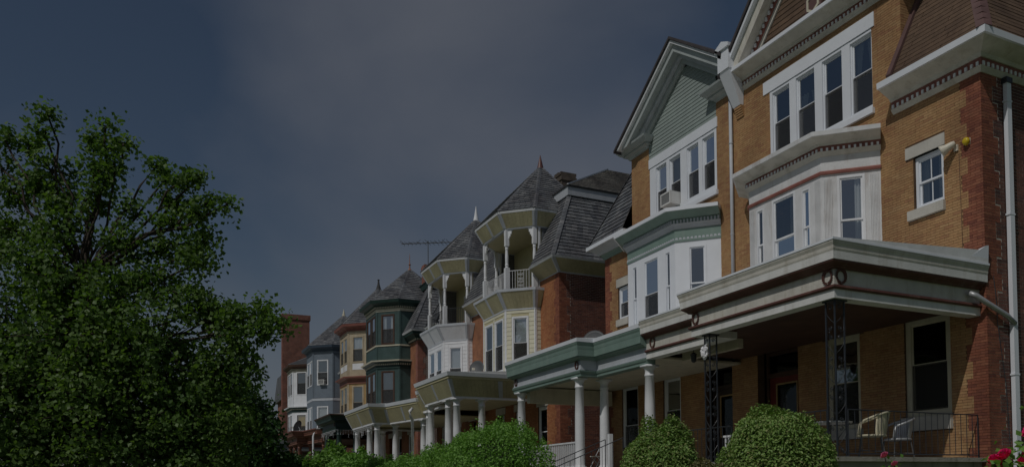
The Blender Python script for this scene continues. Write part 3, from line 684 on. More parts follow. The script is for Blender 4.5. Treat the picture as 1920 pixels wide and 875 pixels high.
for k in range(6):
    (u0, z0), (u1, z1) = hx[k], hx[(k+1) % 6]; g = lambda u, z, r: (3.5+(u-3.5)*r, 14.5+(z-14.5)*r)
    A.prism(mb, [g(u0, z0, .27), g(u1, z1, .27), g(u1, z1, .2), g(u0, z0, .2)], F-.12, F-.09)
A.part('medallion_rim', mb, 'cream', GA)
mb = MB(); q = [A.pt(uL-.15, F-.6, zb_-.1), A.pt(uA, F-.6, zA_+.03), A.pt(uR+.15, F-.6, zb_-.1), A.pt(uL-.15, 27.3, zb_-.1), A.pt(uA, 27.3, zA_+.03), A.pt(uR+.15, 27.3, zb_-.1)]
mb.add(q+[p+Vector((0, 0, .12)) for p in q], [(0, 1, 4, 3), (1, 2, 5, 4), (6, 7, 10, 9), (7, 8, 11, 10), (0, 1, 7, 6), (1, 2, 8, 7), (3, 4, 10, 9), (4, 5, 11, 10)]); A.part('gable_roof', mb, 'asphalt_shingle')
# party wall kneeler between the two gables
mb = MB(); A.prism(mb, [(-.12, 14.0), (.42, 14.0), (.42, 14.62), (-.12, 14.62)], F-.62, F+.4); A.prism(mb, [(-.18, 14.62), (.48, 14.62), (.48, 14.72), (.15, 14.86), (-.18, 14.72)], F-.68, F+.4)
v = [A.pt(-.1, F-.6, 14.0), A.pt(.4, F-.6, 14.0), A.pt(.4, F-.02, 14.0), A.pt(-.1, F-.02, 14.0), A.pt(-.02, F-.14, 13.0), A.pt(.34, F-.14, 13.0), A.pt(.34, F-.02, 13.0), A.pt(-.02, F-.02, 13.0)]; mb.hexa(v)
A.part('kneeler', mb, 'white_clean')
mb = MB()
for k in range(5): A.box(mb, .02+.03*k*0, .36, F-.13+.02*k, F, 12.98-.0625*(k+1), 12.98-.0625*k-.006)
A.part('corbel', mb, 'orange_brick')
pipe(A, [(-.2, F-.1, 13.9), (-.2, F-.1, 6.3)], 'lilac_grey', .055, bands=[(-.2, F-.1, 12.0), (-.2, F-.1, 9.2), (-.2, F-.1, 7.2)])
# white downpipe on the side wall
mb = MB(); A.box(mb, W_+.03, W_+.13, 16.50, 16.64, 1.3, 10.3); DP = A.part('downpipe', mb, 'white_clean')
for z in (3.9, 7.4, 9.9):
    mb = MB(); A.box(mb, W_+.02, W_+.136, 16.48, 16.66, z-.02, z+.02); A.part('band', mb, 'white_clean', DP)
mb = MB(); A.box(mb, W_+.01, W_+.15, 16.47, 16.67, 10.3, 10.42); A.part('pipe_collar', mb, 'black_iron', DP)
mb = MB(); A.box(mb, W_+.02, W_+.32, 17.3, 17.9, 7.72, 7.95); A.box(mb, W_+.02, W_+.36, 17.27, 17.93, 7.62, 7.70); A.part('vent_hood', mb, 'white_clean')
mb = MB(); mb.tube([A.pt(W_+.02, F+.22, 6.0), A.pt(W_+.05, F+.24, 5.6), A.pt(W_+.03, F+.3, 5.0), A.pt(W_+.03, F+.52, 3.7), A.pt(W_+.03, F+.6, 2.4)], .008, 5); A.part('cable', mb, 'black_iron')
mb = MB(); mb.tube([frA.pt(7.92, .015, 8.85), frA.pt(7.93, .015, 8.0), frA.pt(7.95, .015, 6.9), frA.pt(7.95, .015, 6.5)], .006, 5); A.part('cable', mb, 'dark_wood')

# porch of house A
entA = [('beam', 'stained', [(-0.3, 0), (0, 0), (0, 0.17), (-0.3, 0.17)]), ('moulding', 'maroon_dark', [(-0.3, 0.17), (0.03, 0.17), (0.06, 0.2), (0.05, 0.24), (0.0, 0.26), (-0.3, 0.26)]), ('frieze', 'offwhite', [(-0.28, 0.26), (-0.01, 0.26), (-0.01, 0.56), (-0.28, 0.56)]), ('soffit', 'maroon_dark', [(-0.28, 0.56), (0.05, 0.56), (0.08, 0.6), (0.176, 0.66), (0.176, 0.69), (-0.28, 0.69)]), ('fascia', 'stained', [(-0.2, 0.69), (0.192, 0.69), (0.197, 0.84), (-0.2, 0.84)]), ('gutter', 'offwhite', [(-0.1, 0.84), (0.197, 0.84), (0.209, 0.88), (0.213, 0.94), (0.239, 1.0), (0.243, 1.03), (-0.1, 1.03)]), ('roof_edge', 'white_clean', [(-0.1, 1.03), (0.255, 1.035), (0.255, 1.08), (-0.1, 1.09)])]
ppA = [(0, 12.45), (3.5, 12.45), (3.5, 11.6), (8.35, 11.6), (8.35, F)]
PA = porch(A, ppA, 2.1, 5.15, entA, 'dark_wood', zt=1.08, edge_o=.255)
fpA = [A.face(p, q) for p, q in zip(ppA, ppA[1:])]
wreath(A, fpA[2], fpA[2].L-.17, 5.555, .105, .13, PA); wreath(A, fpA[3], .17, 5.555, .105, .13, PA); wreath(A, fpA[2], .2, 5.555, .10, .13, PA); wreath(A, fpA[0], .35, 5.555, .10, .13, PA)
iron_post(A, 8.22, 11.72, 2.1, 5.15, PA); iron_post(A, 4.08, 11.72, 2.1, 5.15, PA, .2)
railing(A, (8.25, 11.98), (8.25, 15.74), 2.1, 3.02, 21, 'black_iron', PA); railing(A, (5.9, 11.72), (7.95, 11.72), 2.1, 3.02, 12, 'black_iron', PA)
railing(A, (.1, 12.6), (3.7, 12.6), 2.1, 3.02, 20, 'black_iron', PA)
def balustrade(h, p, q, z0, z1, n, mat, parent):
    f = h.face(p, q); f.bpart('rail', 0, f.L, -.04, .04, z1-.05, z1, mat, parent); f.bpart('rail', 0, f.L, -.03, .03, z0+.08, z0+.13, mat, parent)
    for k in range(n): c = (k+.5)*f.L/n; f.bpart('baluster', c-.02, c+.02, -.02, .02, z0+.13, z1-.05, mat, parent)
balustrade(A, (2.6, 13.2), (4.6, 13.2), 2.1, 2.85, 15, 'white', PA)
mb = MB(); A.box(mb, .4, 3.0, 13.4, 13.55, 5.1, 5.34); A.part('ceiling_beam', mb, 'cream', PA)
pipe(A, [(8.40, 15.35, 5.6), (8.52, 15.45, 5.52), (8.60, 15.75, 5.35), (8.62, 16.3, 5.15), (8.62, 16.55, 5.0)], 'grey_metal', .06, name='gutter_elbow')
mb = MB(); v = [A.pt(8.0, F-.7, 6.24), A.pt(8.58, F-.7, 6.24), A.pt(8.58, F-.01, 6.24), A.pt(8.0, F-.01, 6.24), A.pt(8.0, F-.1, 6.46), A.pt(8.6, F-.1, 6.6), A.pt(8.6, F-.01, 6.62), A.pt(8.0, F-.01, 6.45)]; mb.hexa(v); A.part('flashing', mb, 'white_clean', PA)

# ================================================================== house B: mirrored twin with green gable
B = House(AX, -1, 'orange brick house with pale green clapboard gable and green trimmed porch')
sB = [(1.24, 1.79), (2.12, 2.68), (3.18, 3.75), (4.05, 4.62)]
holesB = [(.45, 1.9, 1.9, 5.36), (3.3, 4.4, 2.95, 5.3), (6.1, 7.3, 3.0, 5.3), (6.75, 7.5, 7.85, 9.1), (1.06, 5.08, 10.85, 12.86), (1.2, 5.8, 6.75, 9.2)]
frB, wallB = shell(B, W_, 10.5, holesB, 14.2, US)
extraB = [(6.55, 7.6, 9.1, 9.42), (6.65, 7.55, 7.6, 7.85), (1.0, 5.12, 12.86, 13.18), (.3, 2.05, 5.36, 5.72), (3.15, 4.55, 5.3, 5.7), (5.95, 7.45, 5.3, 5.7), (3.2, 4.5, 2.7, 2.95), (1.06, 5.12, 13.18, 14.2)]
sdB = front_bricks(B, frB, holesB, W_, 10.45, US, 13.72, 0, parent=wallB, extra=extraB)
for a0, a1, z0, z1 in extraB[:-1]:
    if z1 == 13.18: frB.bpart('lintel', a0, a1, -.1, .035, z0, z1, 'white_clean')
    else: frB.bpart('sill' if z1 in (7.85, 2.95) else 'lintel', a0, a1, -.1, .09 if z1 in (7.85, 2.95) else .03, z0, z1, 'limestone')
group4(B, frB, 1.06, 5.08, 10.85, 12.85, sB, 11.1, 12.7, [('tied', 0, 1), ('right', 0, 1), ('blind', .45, 1), ('left', 0, 1)], .5)
window(frB, 6.77, 7.48, 7.87, 9.08, 'white_clean', b=-.05, fw=.08, sill=True, screen=True)
window(frB, 3.3, 4.4, 2.95, 5.3, 'white', b=-.05, fw=.13, up='glass_dim', low='glass_dim', screen=True); window(frB, 6.1, 7.3, 2.3, 5.3, 'white', b=-.05, fw=.13, up='glass_dim', low='glass_dim', screen=True)
doorway(B, frB, .47, 1.88, 2.1, 5.34, 'door_dark', 'door_dark')
bayTopB = [('frieze_panel', 'green_trim', [(-.05, 0), (.03, .0), (.03, .05), (.012, .07), (.012, .40), (-.05, .40)]),
           ('bed_mould', 'lilac_grey', [(-.05, .40), (.04, .42), (.08, .5), (.13, .56), (-.05, .56)]),
           ('dentil_band', 'green_trim', [(-.05, .56), (.11, .56), (.11, .70), (-.05, .70)]),
           ('cove', 'green_trim', [(-.05, .70), (.2, .70), (.24, .74), (.36, .84), (.42, .88), (-.05, .88)]),
           ('cap', 'white_clean', [(-.05, .88), (.46, .88), (.46, .99), (.3, 1.02), (-.05, 1.02)])]
uc, w1, w2, yf = 3.52, 1.5, 2.62, 14.8
a = lambda u: u-(uc-w1)
fronts = [(a(2.30), a(2.58), 6.9, 9.1), (a(3.0), a(3.95), 6.75, 9.15), (a(4.4), a(4.68), 6.9, 9.1)]
BB, pathB, facesB, hB = bay(B, uc, w1, w2, yf, 6.2, 9.9, 'white_clean', fronts, (.28, .68, 6.75, 9.15), bayTopB, 9.3)
for f, hs in zip(facesB, hB):
    for a0, a1, z0, z1 in hs: window(f, a0, a1, z0, z1, 'white_clean', b=.012, fw=.06 if a1-a0 > .5 else .03, depth=.1, mid=.5, screen=a1-a0 > .5 and f is facesB[1])
dentils(B, pathB, .11, 9.3+.57, 9.3+.67, .05, .055, .05, 'lilac_grey', BB)
mb = MB()   # scalloped lower edge of the frieze
for f in facesB:
    n = int(f.L/.12)
    for k in range(n):
        c = (k+.5)*f.L/n; mb.add([f.pt(c-.05, .035, 9.36), f.pt(c+.05, .035, 9.36), f.pt(c+.03, .035, 9.43), f.pt(c-.03, .035, 9.43), f.pt(c-.05, .01, 9.36), f.pt(c+.05, .01, 9.36), f.pt(c+.03, .01, 9.43), f.pt(c-.03, .01, 9.43)], [(0, 1, 2, 3), (0, 4, 5, 1), (1, 5, 6, 2), (2, 6, 7, 3), (3, 7, 4, 0)])
tag(B.part('scallops', mb, 'lilac_grey', BB), kind='stuff')
CB = B.spart('cornice', mpath, [(-.05, 10.40), (.04, 10.40), (.1, 10.52), (.16, 10.58), (-.05, 10.58)], 'green_trim')
for nm, mt, prof in [('cove', 'lilac_grey', [(-.05, 10.58), (.2, 10.58), (.26, 10.66), (.45, 10.78), (.5, 10.8), (-.05, 10.8)]), ('gutter', 'white_clean', [(-.05, 10.8), (.56, 10.8), (.56, 10.94), (-.05, 10.94)])]: B.spart(nm, mpath, prof, mt, CB)
RB, pfB, psB = mansard(B, Pieces('shingle', 'slate'), US, W_, 10.94, 14.4, 1.6, .48, .2, .28)
mb = MB()
for k in range(8): u = US+.25+k*.28; B.box(mb, u-.02, u+.02, F-.47, F-.42, 10.94, 11.06)
B.part('snow_guards', mb, 'grey_metal', RB)
# gable with clapboards
uL, uR, uA, zb_, zA_ = -.05, 6.42, 2.72, 13.88, 16.30; sg = .655; zl_ = zA_-(uA-uL)*sg
GB = B.part('gable', *(lambda m: (B.prism(m, [(uL+.2, 13.18), (uR-.5, 13.18), (uR-.5, 13.8), (uA, zA_-.4), (uL+.2, 14.2)], F+.03, F+.12), (m, 'slate_under'))[1])(MB()))
def spB(za, zc):
    edge = lambda z: (max(1.06, uA-(zA_-.64-z)/sg), min(5.12, uA+(zA_-.64-z)/sg))
    l0, r0 = edge(za); l1, r1 = edge(zc); return [(l0, r0, l1, r1)] if r1-l1 > .05 else []
clapboards(frB, spB, 13.18, 15.66, .125, 'green_board', GB, b=.0, thick=.022)
rake(B, GB, uL, uR, uA, zb_, zA_, zl=zl_, layers=[('rake_cap', 'white', 0, .10, F-.62, F), ('rake_cove', 'grey_trim', .101, .36, F-.5, F), ('rake_trim', 'lilac_grey', .361, .50, F-.28, F), ('rake_bed', 'grey_trim', .501, .68, F-.14, F)])
for u0, u1 in ((.12, .98), (5.2, 6.4)):
    rp_ = [(u0, F+.05), (u0, F), (u1, F), (u1, F+.3)]
    for k, (nm, mt, prof) in enumerate([('cornice_return', 'grey_trim', [(-.05, 13.62), (.05, 13.62), (.10, 13.70), (.22, 13.74), (.22, 13.80), (-.05, 13.80)]), ('return_cap', 'grey_trim', [(-.05, 13.80), (.30, 13.80), (.42, 13.92), (.44, 13.98), (-.05, 13.98)])]): B.spart(nm, rp_, prof, mt, GB)
mb = MB(); q = [B.pt(uL-.02, F-.68, zl_), B.pt(uA, F-.68, zA_+.02), B.pt(uR+.12, F-.68, zb_-.06), B.pt(uL-.02, 27.3, zl_), B.pt(uA, 27.3, zA_+.02), B.pt(uR+.12, 27.3, zb_-.06)]
mb.add(q+[p+Vector((0, 0, .09)) for p in q], [(0, 1, 4, 3), (1, 2, 5, 4), (6, 7, 10, 9), (7, 8, 11, 10), (0, 1, 7, 6), (1, 2, 8, 7), (3, 4, 10, 9), (4, 5, 11, 10), (2, 5, 11, 8), (0, 3, 9, 6)]); B.part('gable_roof', mb, 'asphalt_shingle')
# porch of house B
entB = [('beam', 'green_trim', [(-0.3, 0), (0, 0), (0.0, 0.07), (0.03, 0.1), (0.05, 0.16), (0.0, 0.19), (-0.3, 0.19)]), ('beam_edge', 'lilac_grey', [(-0.28, 0.19), (0.02, 0.19), (0.02, 0.215), (-0.28, 0.215)]), ('frieze', 'lilac_grey', [(-0.28, 0.215), (-0.01, 0.215), (-0.01, 0.5), (-0.28, 0.5)]), ('soffit', 'green_trim', [(-0.28, 0.5), (0.04, 0.5), (0.1, 0.55), (0.167, 0.57), (0.167, 0.6), (-0.28, 0.6)]), ('fascia', 'green_trim', [(-0.2, 0.6), (0.192, 0.6), (0.197, 0.81), (-0.2, 0.81)]), ('gutter', 'green_trim', [(-0.1, 0.81), (0.201, 0.81), (0.209, 0.87), (0.213, 0.92), (0.239, 0.98), (0.243, 1.02), (-0.1, 1.02)]), ('roof_edge', 'white_clean', [(-0.1, 1.02), (0.255, 1.025), (0.264, 1.14), (-0.1, 1.15)])]
ppB = [(0, 12.45), (3.0, 12.45), (3.0, 11.88), (8.45, 11.88), (8.45, F)]
PB = porch(B, ppB, 2.1, 5.0, entB, 'cream', zt=1.14, edge_o=.26)
for u, y in ((.12, 12.62), (3.45, 12.06), (3.45, 12.95), (8.15, 12.06), (8.15, 15.5)): column(B, u, y, 2.1, 5.0, .155, 'white', PB)
f = B.face(ppB[2], ppB[3]); wreath(B, f, .25, 5.35, .08, .12, PB); wreath(B, f, f.L-.25, 5.35, .08, .12, PB)
mb = MB(); B.box(mb, 7.7, 7.95, 12.2, 15.6, 4.6, 5.15); B.part('ceiling_beam', mb, 'cream', PB)
def balustrade(h, p, q, z0, z1, n, mat, parent):
    f = h.face(p, q); f.bpart('rail', 0, f.L, -.04, .04, z1-.05, z1, mat, parent); f.bpart('rail', 0, f.L, -.03, .03, z0+.08, z0+.13, mat, parent)
    for k in range(n): c = (k+.5)*f.L/n; f.bpart('baluster', c-.02, c+.02, -.02, .02, z0+.13, z1-.05, mat, parent)
balustrade(B, (3.65, 12.06), (8.0, 12.06), 2.1, 3.0, 30, 'white', PB)
B.bpart('newel', 1.95, 2.07, 12.3, 12.42, 2.1, 3.15, 'white', PB)
railing(B, (2.4, 12.4), (2.9, 10.2), 2.1, 3.0, 7, 'black_iron', PB, zq=(1.2, 2.05)); railing(B, (1.3, 12.4), (1.8, 10.2), 2.1, 3.0, 7, 'black_iron', PB, zq=(1.2, 2.05))
for k in range(5): B.bpart('step', .9, 2.9, 10.55+k*.3, 10.85+k*.3+.02, .9, 1.3+k*.16, 'concrete', PB)

# ================================================================== turreted twins
paint('terra_brick', None, .8, .22, pal=[(.42, .165, .075), (.46, .20, .09), (.38, .14, .065), (.48, .22, .10), (.43, .175, .08)], bump=.25, bscale=60)

def octo(c, full=False):
    uc, w1, w2, yf, y1 = c['uc'], c['w1'], c['w2'], c['yf'], c['y1']
    p = [(uc-w2, c.get('yb', F+.6)), (uc-w2, y1), (uc-w1, yf), (uc+w1, yf), (uc+w2, y1), (uc+w2, c.get('yb', F+.6))]
    return p

def flare(h, path, z0, z1, o0, o1, parent, board, batten, skip=(), wid=.16, midbatten=True, inside=None):
    lo, hi = h.off(path, o0), h.off(path, o1); cu = sum(p[0] for p in path)/len(path); ins = inside or h.pt(cu, max(p[1] for p in path)+1, z0)
    core = MB(); h.sweep(core, path, [(-.12, z0), (o0-.015, z0), (o1-.015, z1), (-.12, z1)]); K = h.part('flared_frieze', core, 'yellow_paint' if board == 'yellow_board' else board, parent)
    if parent is not None and parent.parent is not None: PP = parent
    else: PP = K
    for k in range(len(path)-1):
        if k in skip: continue
        q = [h.pt(*lo[k], z0), h.pt(*lo[k+1], z0), h.pt(*hi[k+1], z1), h.pt(*hi[k], z1)]
        planks(h, PP, q, ins, wid, board)
    def bat(pa, pb, ta, w):
        pa, pb = Vector(pa), Vector(pb); t = Vector(ta).normalized()*w/2; nrm = t.cross(pb-pa).normalized()
        if nrm.dot(pa-ins) < 0: nrm = -nrm
        q = [pa-t, pa+t, pb+t*1.25, pb-t*1.25]; mb = MB(); mb.hexa([v-nrm*.01 for v in q]+[v+nrm*.028 for v in q]); h.part('batten', mb, batten, PP)
    for k in range(1, len(path)-1):
        for j in (k-1, k):
            e = (h.pt(*lo[j+1], z0)-h.pt(*lo[j], z0)).normalized(); s = .05 if j == k else -.05
            bat(h.pt(*lo[k], z0)+e*s, h.pt(*hi[k], z1)+e*s*1.3, e, .10)
    if midbatten:
        for k in range(len(path)-1):
            if math.hypot(path[k+1][0]-path[k][0], path[k+1][1]-path[k][1]) > 2.2 and k not in skip:
                e = h.pt(*lo[k+1], z0)-h.pt(*lo[k], z0); bat((h.pt(*lo[k], z0)+h.pt(*lo[k+1], z0))/2, (h.pt(*hi[k], z1)+h.pt(*hi[k+1], z1))/2, e, .17)
    return K

def turret_roof(h, c, zE, o, zA, mat, N, hipm='slate', expo=.2, wid=.28, finial=None, cap=.06, bell=0):
    uc, w1, w2, yf, y1 = c['uc'], c['w1'], c['w2'], c['yf'], c['y1']; d = y1-yf; y2 = y1+2*w1; y3 = y2+d; yc = (yf+y3)/2
    oc = [(uc-w2, y1), (uc-w1, yf), (uc+w1, yf), (uc+w2, y1), (uc+w2, y2), (uc+w1, y3), (uc-w1, y3), (uc-w2, y2)]
    ring = oc+[oc[0], oc[1]]; mt = miters(ring); off = {}
    for i in range(1, 9): off[ring[i]] = (ring[i][0]+mt[i][0]*o, ring[i][1]+mt[i][1]*o)
    e = [off[p] for p in oc]; ap = h.pt(uc, yc, zA); ins = h.pt(uc, yc, zE-1)
    mb = MB(); b = [h.pt(*p, zE) for p in e]; mb.add(b+[ap-Vector((0, 0, .02))], [(k, (k+1) % 8, 8) for k in range(8)]+[tuple(range(8))]); R = h.part('turret_roof', mb, 'slate_under')
    P = Pieces('shingle', mat)
    kn = [ap.lerp(q, .0) for q in b]
    for k in range(8):
        p, q = b[k], b[(k+1) % 8]
        if bell:
            m0, m1 = p.lerp(ap, .22)-Vector((0, 0, bell)), q.lerp(ap, .22)-Vector((0, 0, bell))
            shingles(P, [p, q, m1, m0], ins, expo, wid); t = ap-Vector((0, 0, 0)); shingles(P, [m0, m1, t, t], ins, expo, wid)
        else: shingles(P, [p, q, ap, ap], ins, expo, wid)
    P.emit(R, N, 'roof_slates')
    mb = MB()
    for q in b: hipcap(mb, q, q.lerp(ap, .97), .10)
    h.part('hips', mb, hipm, R)
    if finial:
        fm, prof = finial; mb = MB(); mb.lathe((ap.x, ap.y, ap.z), prof, 12); h.part('finial', mb, fm, R, smooth=False)
    return R, oc, e

def turn_post(h, u, y, z0, z1, parent, mat='white', brk=()):
    mb = MB(); c = h.pt(u, y, 0); r = .085; b = lambda a, za, zb: mb.box((c.x-a, c.y-a, za), (c.x+a, c.y+a, zb))
    b(r*1.25, z0, z0+1.1); b(r*1.05, z1-.75, z1)
    H = z1-.75-(z0+1.1); mb.lathe((c.x, c.y, z0+1.1), [(r*1.1, 0), (r*.8, .06), (r*1.05, .12), (r*.85, .2), (r*.95, H*.5), (r*.75, H-.2), (r*1.0, H-.12), (r*.75, H-.06), (r*1.05, H)], 12)
    for du, dy in brk:
        for k in range(4):
            s0, s1 = .09+k*.055, .09+(k+1)*.055; zb = z1-.40+.085*k+.01*k*k
            q = [(s0, -.035), (s1, -.035), (s1, .035), (s0, .035)]; L = math.hypot(du, dy); ex, ey = du/L, dy/L
            v = [h.pt(u+ex*s-ey*t, y+ey*s+ex*t, z) for z in (zb, z1) for s, t in q]; mb.hexa(v)
    return h.part('balcony_post', mb, mat, parent)

def balcony_rail(h, p, q, z0, z1, mat, parent, scroll=True):
    f = h.face(p, q); g = lambda a, z: f.pt(a, 0, z); L = f.L; mb = MB()
    for z in (z0+.06, z1): mb.tube([g(.05, z), g(L-.05, z)], .017, 6)
    R = h.part('balcony_railing', mb, mat)
    n = max(4, int(L/.13)); c = L/2
    for k in range(1, n):
        a_ = L*k/n
        if scroll and abs(a_-c) < .17: continue
        m = MB(); m.tube([g(a_, z0+.06), g(a_, z1)], .011, 5); h.part('baluster', m, mat, R)
    if scroll:
        m = MB(); H = z1-z0-.06
        for s in (-1, 1): m.tube([g(c+s*.15, z0+.06), g(c+s*.15, z1)], .011, 5)
        for zz, up in ((.80, 1), (.55, -1), (.42, 1), (.2, -1)):
            for s in (-1, 1): m.tube([g(c+s*(.07+px), z0+.06+H*zz+pz) for px, pz in spiral(0, 0, .062, math.pi*(1 if s > 0 else 0)+.4, 1.5*up*s, 16)], .009, 5)
        m.tube([g(c, z0+.06), g(c, z1)], .008, 5); h.part('scrollwork', m, mat, R)

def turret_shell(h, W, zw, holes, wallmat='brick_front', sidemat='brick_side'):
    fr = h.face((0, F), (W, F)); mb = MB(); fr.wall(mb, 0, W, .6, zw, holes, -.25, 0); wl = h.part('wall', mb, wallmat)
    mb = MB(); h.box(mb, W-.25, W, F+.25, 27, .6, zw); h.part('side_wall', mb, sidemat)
    mb = MB(); h.box(mb, 0, .15, F+.25, 27, .6, zw+2); h.box(mb, 0, W, 27, 27.25, .6, zw)
    for z in (1.9, 6.2, 10.2): h.box(mb, .15, W-.25, F+.25, 27, z, z+.12)  # unseen floors, added to block light between storeys
    h.box(mb, .15, W-.25, F+3.6, F+3.7, 1.9, zw); h.part('inner_walls', mb, 'room_dark')
    return fr, wl
def quoin_blocks(h, W, zw, mat_f, mat_s, parent, z0=1.2):
    k = 0; z = z0
    f, s = h.face((0, F), (W, F)), h.face((W, F), (W, 27))
    while z < zw-.02:
        z1 = min(z+.375, zw); q = .52 if k % 2 == 0 else .37
        mb = MB(); f.box(mb, W-q, W+.012, -.02, .012, z, z1); s.box(mb, .02, q, -.02, .012, z, z1); h.part('quoin', mb, mat_f, parent); z = z1; k += 1

entY = [('beam', 'white', [(-.3, 0), (.0, 0), (.0, .09), (-.3, .09)]), ('band', 'yellow_paint', [(-.2, .77), (.30, .77), (.34, .80), (.34, .90), (-.2, .90)]), ('roof_edge', 'white_clean', [(-.1, .90), (.38, .90), (.42, 1.07), (-.1, 1.08)])]
def ent_plain(m1, m2, m3='white_clean'):
    return [('beam', m1, [(-.30, 0), (0, 0), (.0, .10), (.04, .14), (.0, .19), (-.30, .19)]), ('frieze', m2, [(-.28, .19), (-.01, .19), (-.01, .48), (-.28, .48)]),
            ('soffit', m1, [(-.28, .48), (.05, .48), (.12, .55), (.28, .57), (-.28, .6)]), ('fascia', m1, [(-.2, .6), (.33, .58), (.34, .72), (-.2, .72)]),
            ('gutter', m1, [(-.1, .72), (.36, .72), (.38, .80), (.45, .90), (-.1, .90)]), ('roof_edge', m3, [(-.1, .90), (.47, .90), (.48, .97), (-.1, .98)])]

def turret_house(h, c):
    W = c['W']; zw = c['zw']
    lower = dict(c, yb=F-.0); P0 = [(c['uc']-c['w2'], F), *octo(c)[1:5], (c['uc']+c['w2'], F)]
    gw = [(1.6, 2.6, 2.1, 5.2), (4.0, 5.0, 2.9, 5.2), (6.7, 7.7, 2.9, 5.2)]; uc = c['uc']
    holes = gw+[(uc-c['w2']+.3, uc+c['w2']-.3, 6.7, c['zm']-.2), (uc-c['w2']+.3, uc+c['w2']-.3, c['zm']+.6, zw-.1)]
    extra = [(a0-.14, a1+.14, z1, z1+.34) for a0, a1, z0, z1 in gw]
    fr, wl = turret_shell(h, W, zw, holes, 'joint_dark' if c.get('bricks') else 'brick_front', 'joint_pale' if c.get('bricks') else 'brick_side')
    if c.get('bricks'):
        sd = front_bricks(h, fr, holes, W, zw+.1, W, zw, c['bricks'], ('terra_brick', 'red_brick'), wl, extra)
        PD = Pieces('brick', 'rust_brick')
        bricks(sd, 0, 7, 1.2, zw, [], .222, .0745, .012, lambda r: [(.535 if int((r*.0745+.037)/.375) % 2 == 0 else .385, 7, PD)], proud=.007); PD.emit(wl, 0, 'side_brickwork')
    else: quoin_blocks(h, W, zw, 'brick_red_x', 'brick_red_y', wl)
    for e in extra: fr.bpart('lintel', e[0], e[1], -.1, .03, e[2], e[3], 'limestone')
    for g in gw[1:]: window(fr, *g[:2], *g[2:], 'white', b=-.05, fw=.12, up='glass_dim', low='glass_dim')
    doorway(h, fr, *gw[0][:2], *gw[0][2:], 'white' if c.get('white_door') else 'door_dark', 'door_dark')
    # lower bay
    faces = [h.face(a, b) for a, b in zip(P0, P0[1:])]; zm = c['zm']; z0b = 6.25
    hs = [[] for _ in faces]; Lf, Ls = faces[2].L, faces[1].L; zt, zl = c['wz']
    hs[2] = [(Lf*.08, Lf*.46, zl, zt), (Lf*.54, Lf*.92, zl, zt)]; hs[1] = [(Ls*.22, Ls*.78, zl, zt)]; hs[3] = hs[1]
    mb = MB()
    for f, hh in zip(faces, hs): f.wall(mb, 0, f.L, z0b, zm, hh, -.12, 0)
    BY = h.part('bay', mb, c['m_bay'])
    for f, hh in zip(faces, hs):
        for q in hh: window(f, *q, c['m_win'], b=.03, fw=.085, depth=.12, mid=c.get('mid', .5), sash=c.get('m_sash'), screen=c.get('screen', True), curtain=c.get('cur'))
        if c.get('siding'):
            clapboards(f, lambda za, zb, hh=hh, f=f: [(x, y, x, y) for x, y in intervals(.06 if f.L > .5 else 0, f.L-.06 if f.L > .5 else f.L, [(q[0]-.02, q[1]+.02) for q in hh if q[2] < zb-.01 and q[3] > za+.01])], z0b, zm, .2, c['siding'], BY)
    if c.get('siding'):
        for k in range(1, 5):
            for f, a0 in ((faces[k-1], faces[k-1].L-.062), (faces[k], 0)): f.bpart('corner_board', a0, a0+.062, -.01, .026, z0b, zm, c['m_corner'], BY)
    elif c.get('pilaster'):
        for k in range(1, 5):
            for f, a0 in ((faces[k-1], faces[k-1].L-.10), (faces[k], 0)):
                if f.L > .3: f.bpart('corner_board', a0, a0+.10, -.01, .03, z0b, zm, c['pilaster'], BY)
    zE = c['zE']
    if c['kind'] == 'balcony':
        K = flare(h, P0, zm, zm+.72, .0, .42, None, c['m_fl1'], c['m_bat'], skip=(0, 4), wid=c.get('wid1', .16))
        h.spart('trim', P0, [(-.05, zm-.06), (.035, zm-.06), (.035, zm), (-.05, zm)], c['m_trim'], K)
        h.spart('balcony_edge', P0, [(-.1, zm+.72), (.45, zm+.72), (.46, zm+.84), (-.1, zm+.84)], c['m_trim'], K)
        zf = zm+.84; zc = c['zc']
        mb = MB(); h.slab(mb, [(u, min(y, F)) for u, y in h.off(P0, .4)], zf-.06, zf); h.part('balcony_floor', mb, 'porch_floor', K)
        P1 = octo(dict(c, yb=17.2)); ins = [(c['uc']-c['w2']+.1, c['y1']+.02), (c['uc']-c['w1']+.02, c['yf']+.1), (c['uc']+c['w1']-.02, c['yf']+.1), (c['uc']+c['w2']-.1, c['y1']+.02)]
        nb = [((1, -1),), ((-1, 1), (1, 0)), ((-1, 0), (1, 1)), ((-1, -1),)]
        for p, b in zip(ins, nb): turn_post(h, *p, zf, zc, K, 'white', b)
        for s in (-1, 1): h.bpart('corner_board', c['uc']+s*(c['w2']-.06)-.05, c['uc']+s*(c['w2']-.06)+.05, c['y1']+.18, c['y1']+.28, zf, zc, 'white', K)
        for a_, b_ in zip(ins, ins[1:]): balcony_rail(h, a_, b_, zf, zf+.95, c['m_rail'], K, c['scroll'])
        bk = h.face((c['uc']-c['w2'], F+.75), (c['uc']+c['w2'], F+.75)); mb = MB(); dr = (bk.L*.5, bk.L*.5+.95, zf, zf+2.3); bk.wall(mb, 0, bk.L, zf-.2, zc+.1, [dr], -.15, 0); h.part('balcony_wall', mb, 'yellow_paint', K)
        window(bk, *dr, 'white', b=.02, fw=.1, depth=.12, mid=.42, muntin=2 if c.get('french') else 0, low='glass_dim', up='glass_dim')
        for s in (-1, 1): h.bpart('balcony_cheek', c['uc']+s*(c['w2']-.02)-.04, c['uc']+s*(c['w2']-.02)+.04, c['y1']+.35, F+.75, zf, zc, 'slate', K)
        mb = MB(); h.slab(mb, [(u, min(y, 17.0)) for u, y in P1], zc+.01, zc+.07); h.part('balcony_ceiling', mb, 'yellow_paint', K)
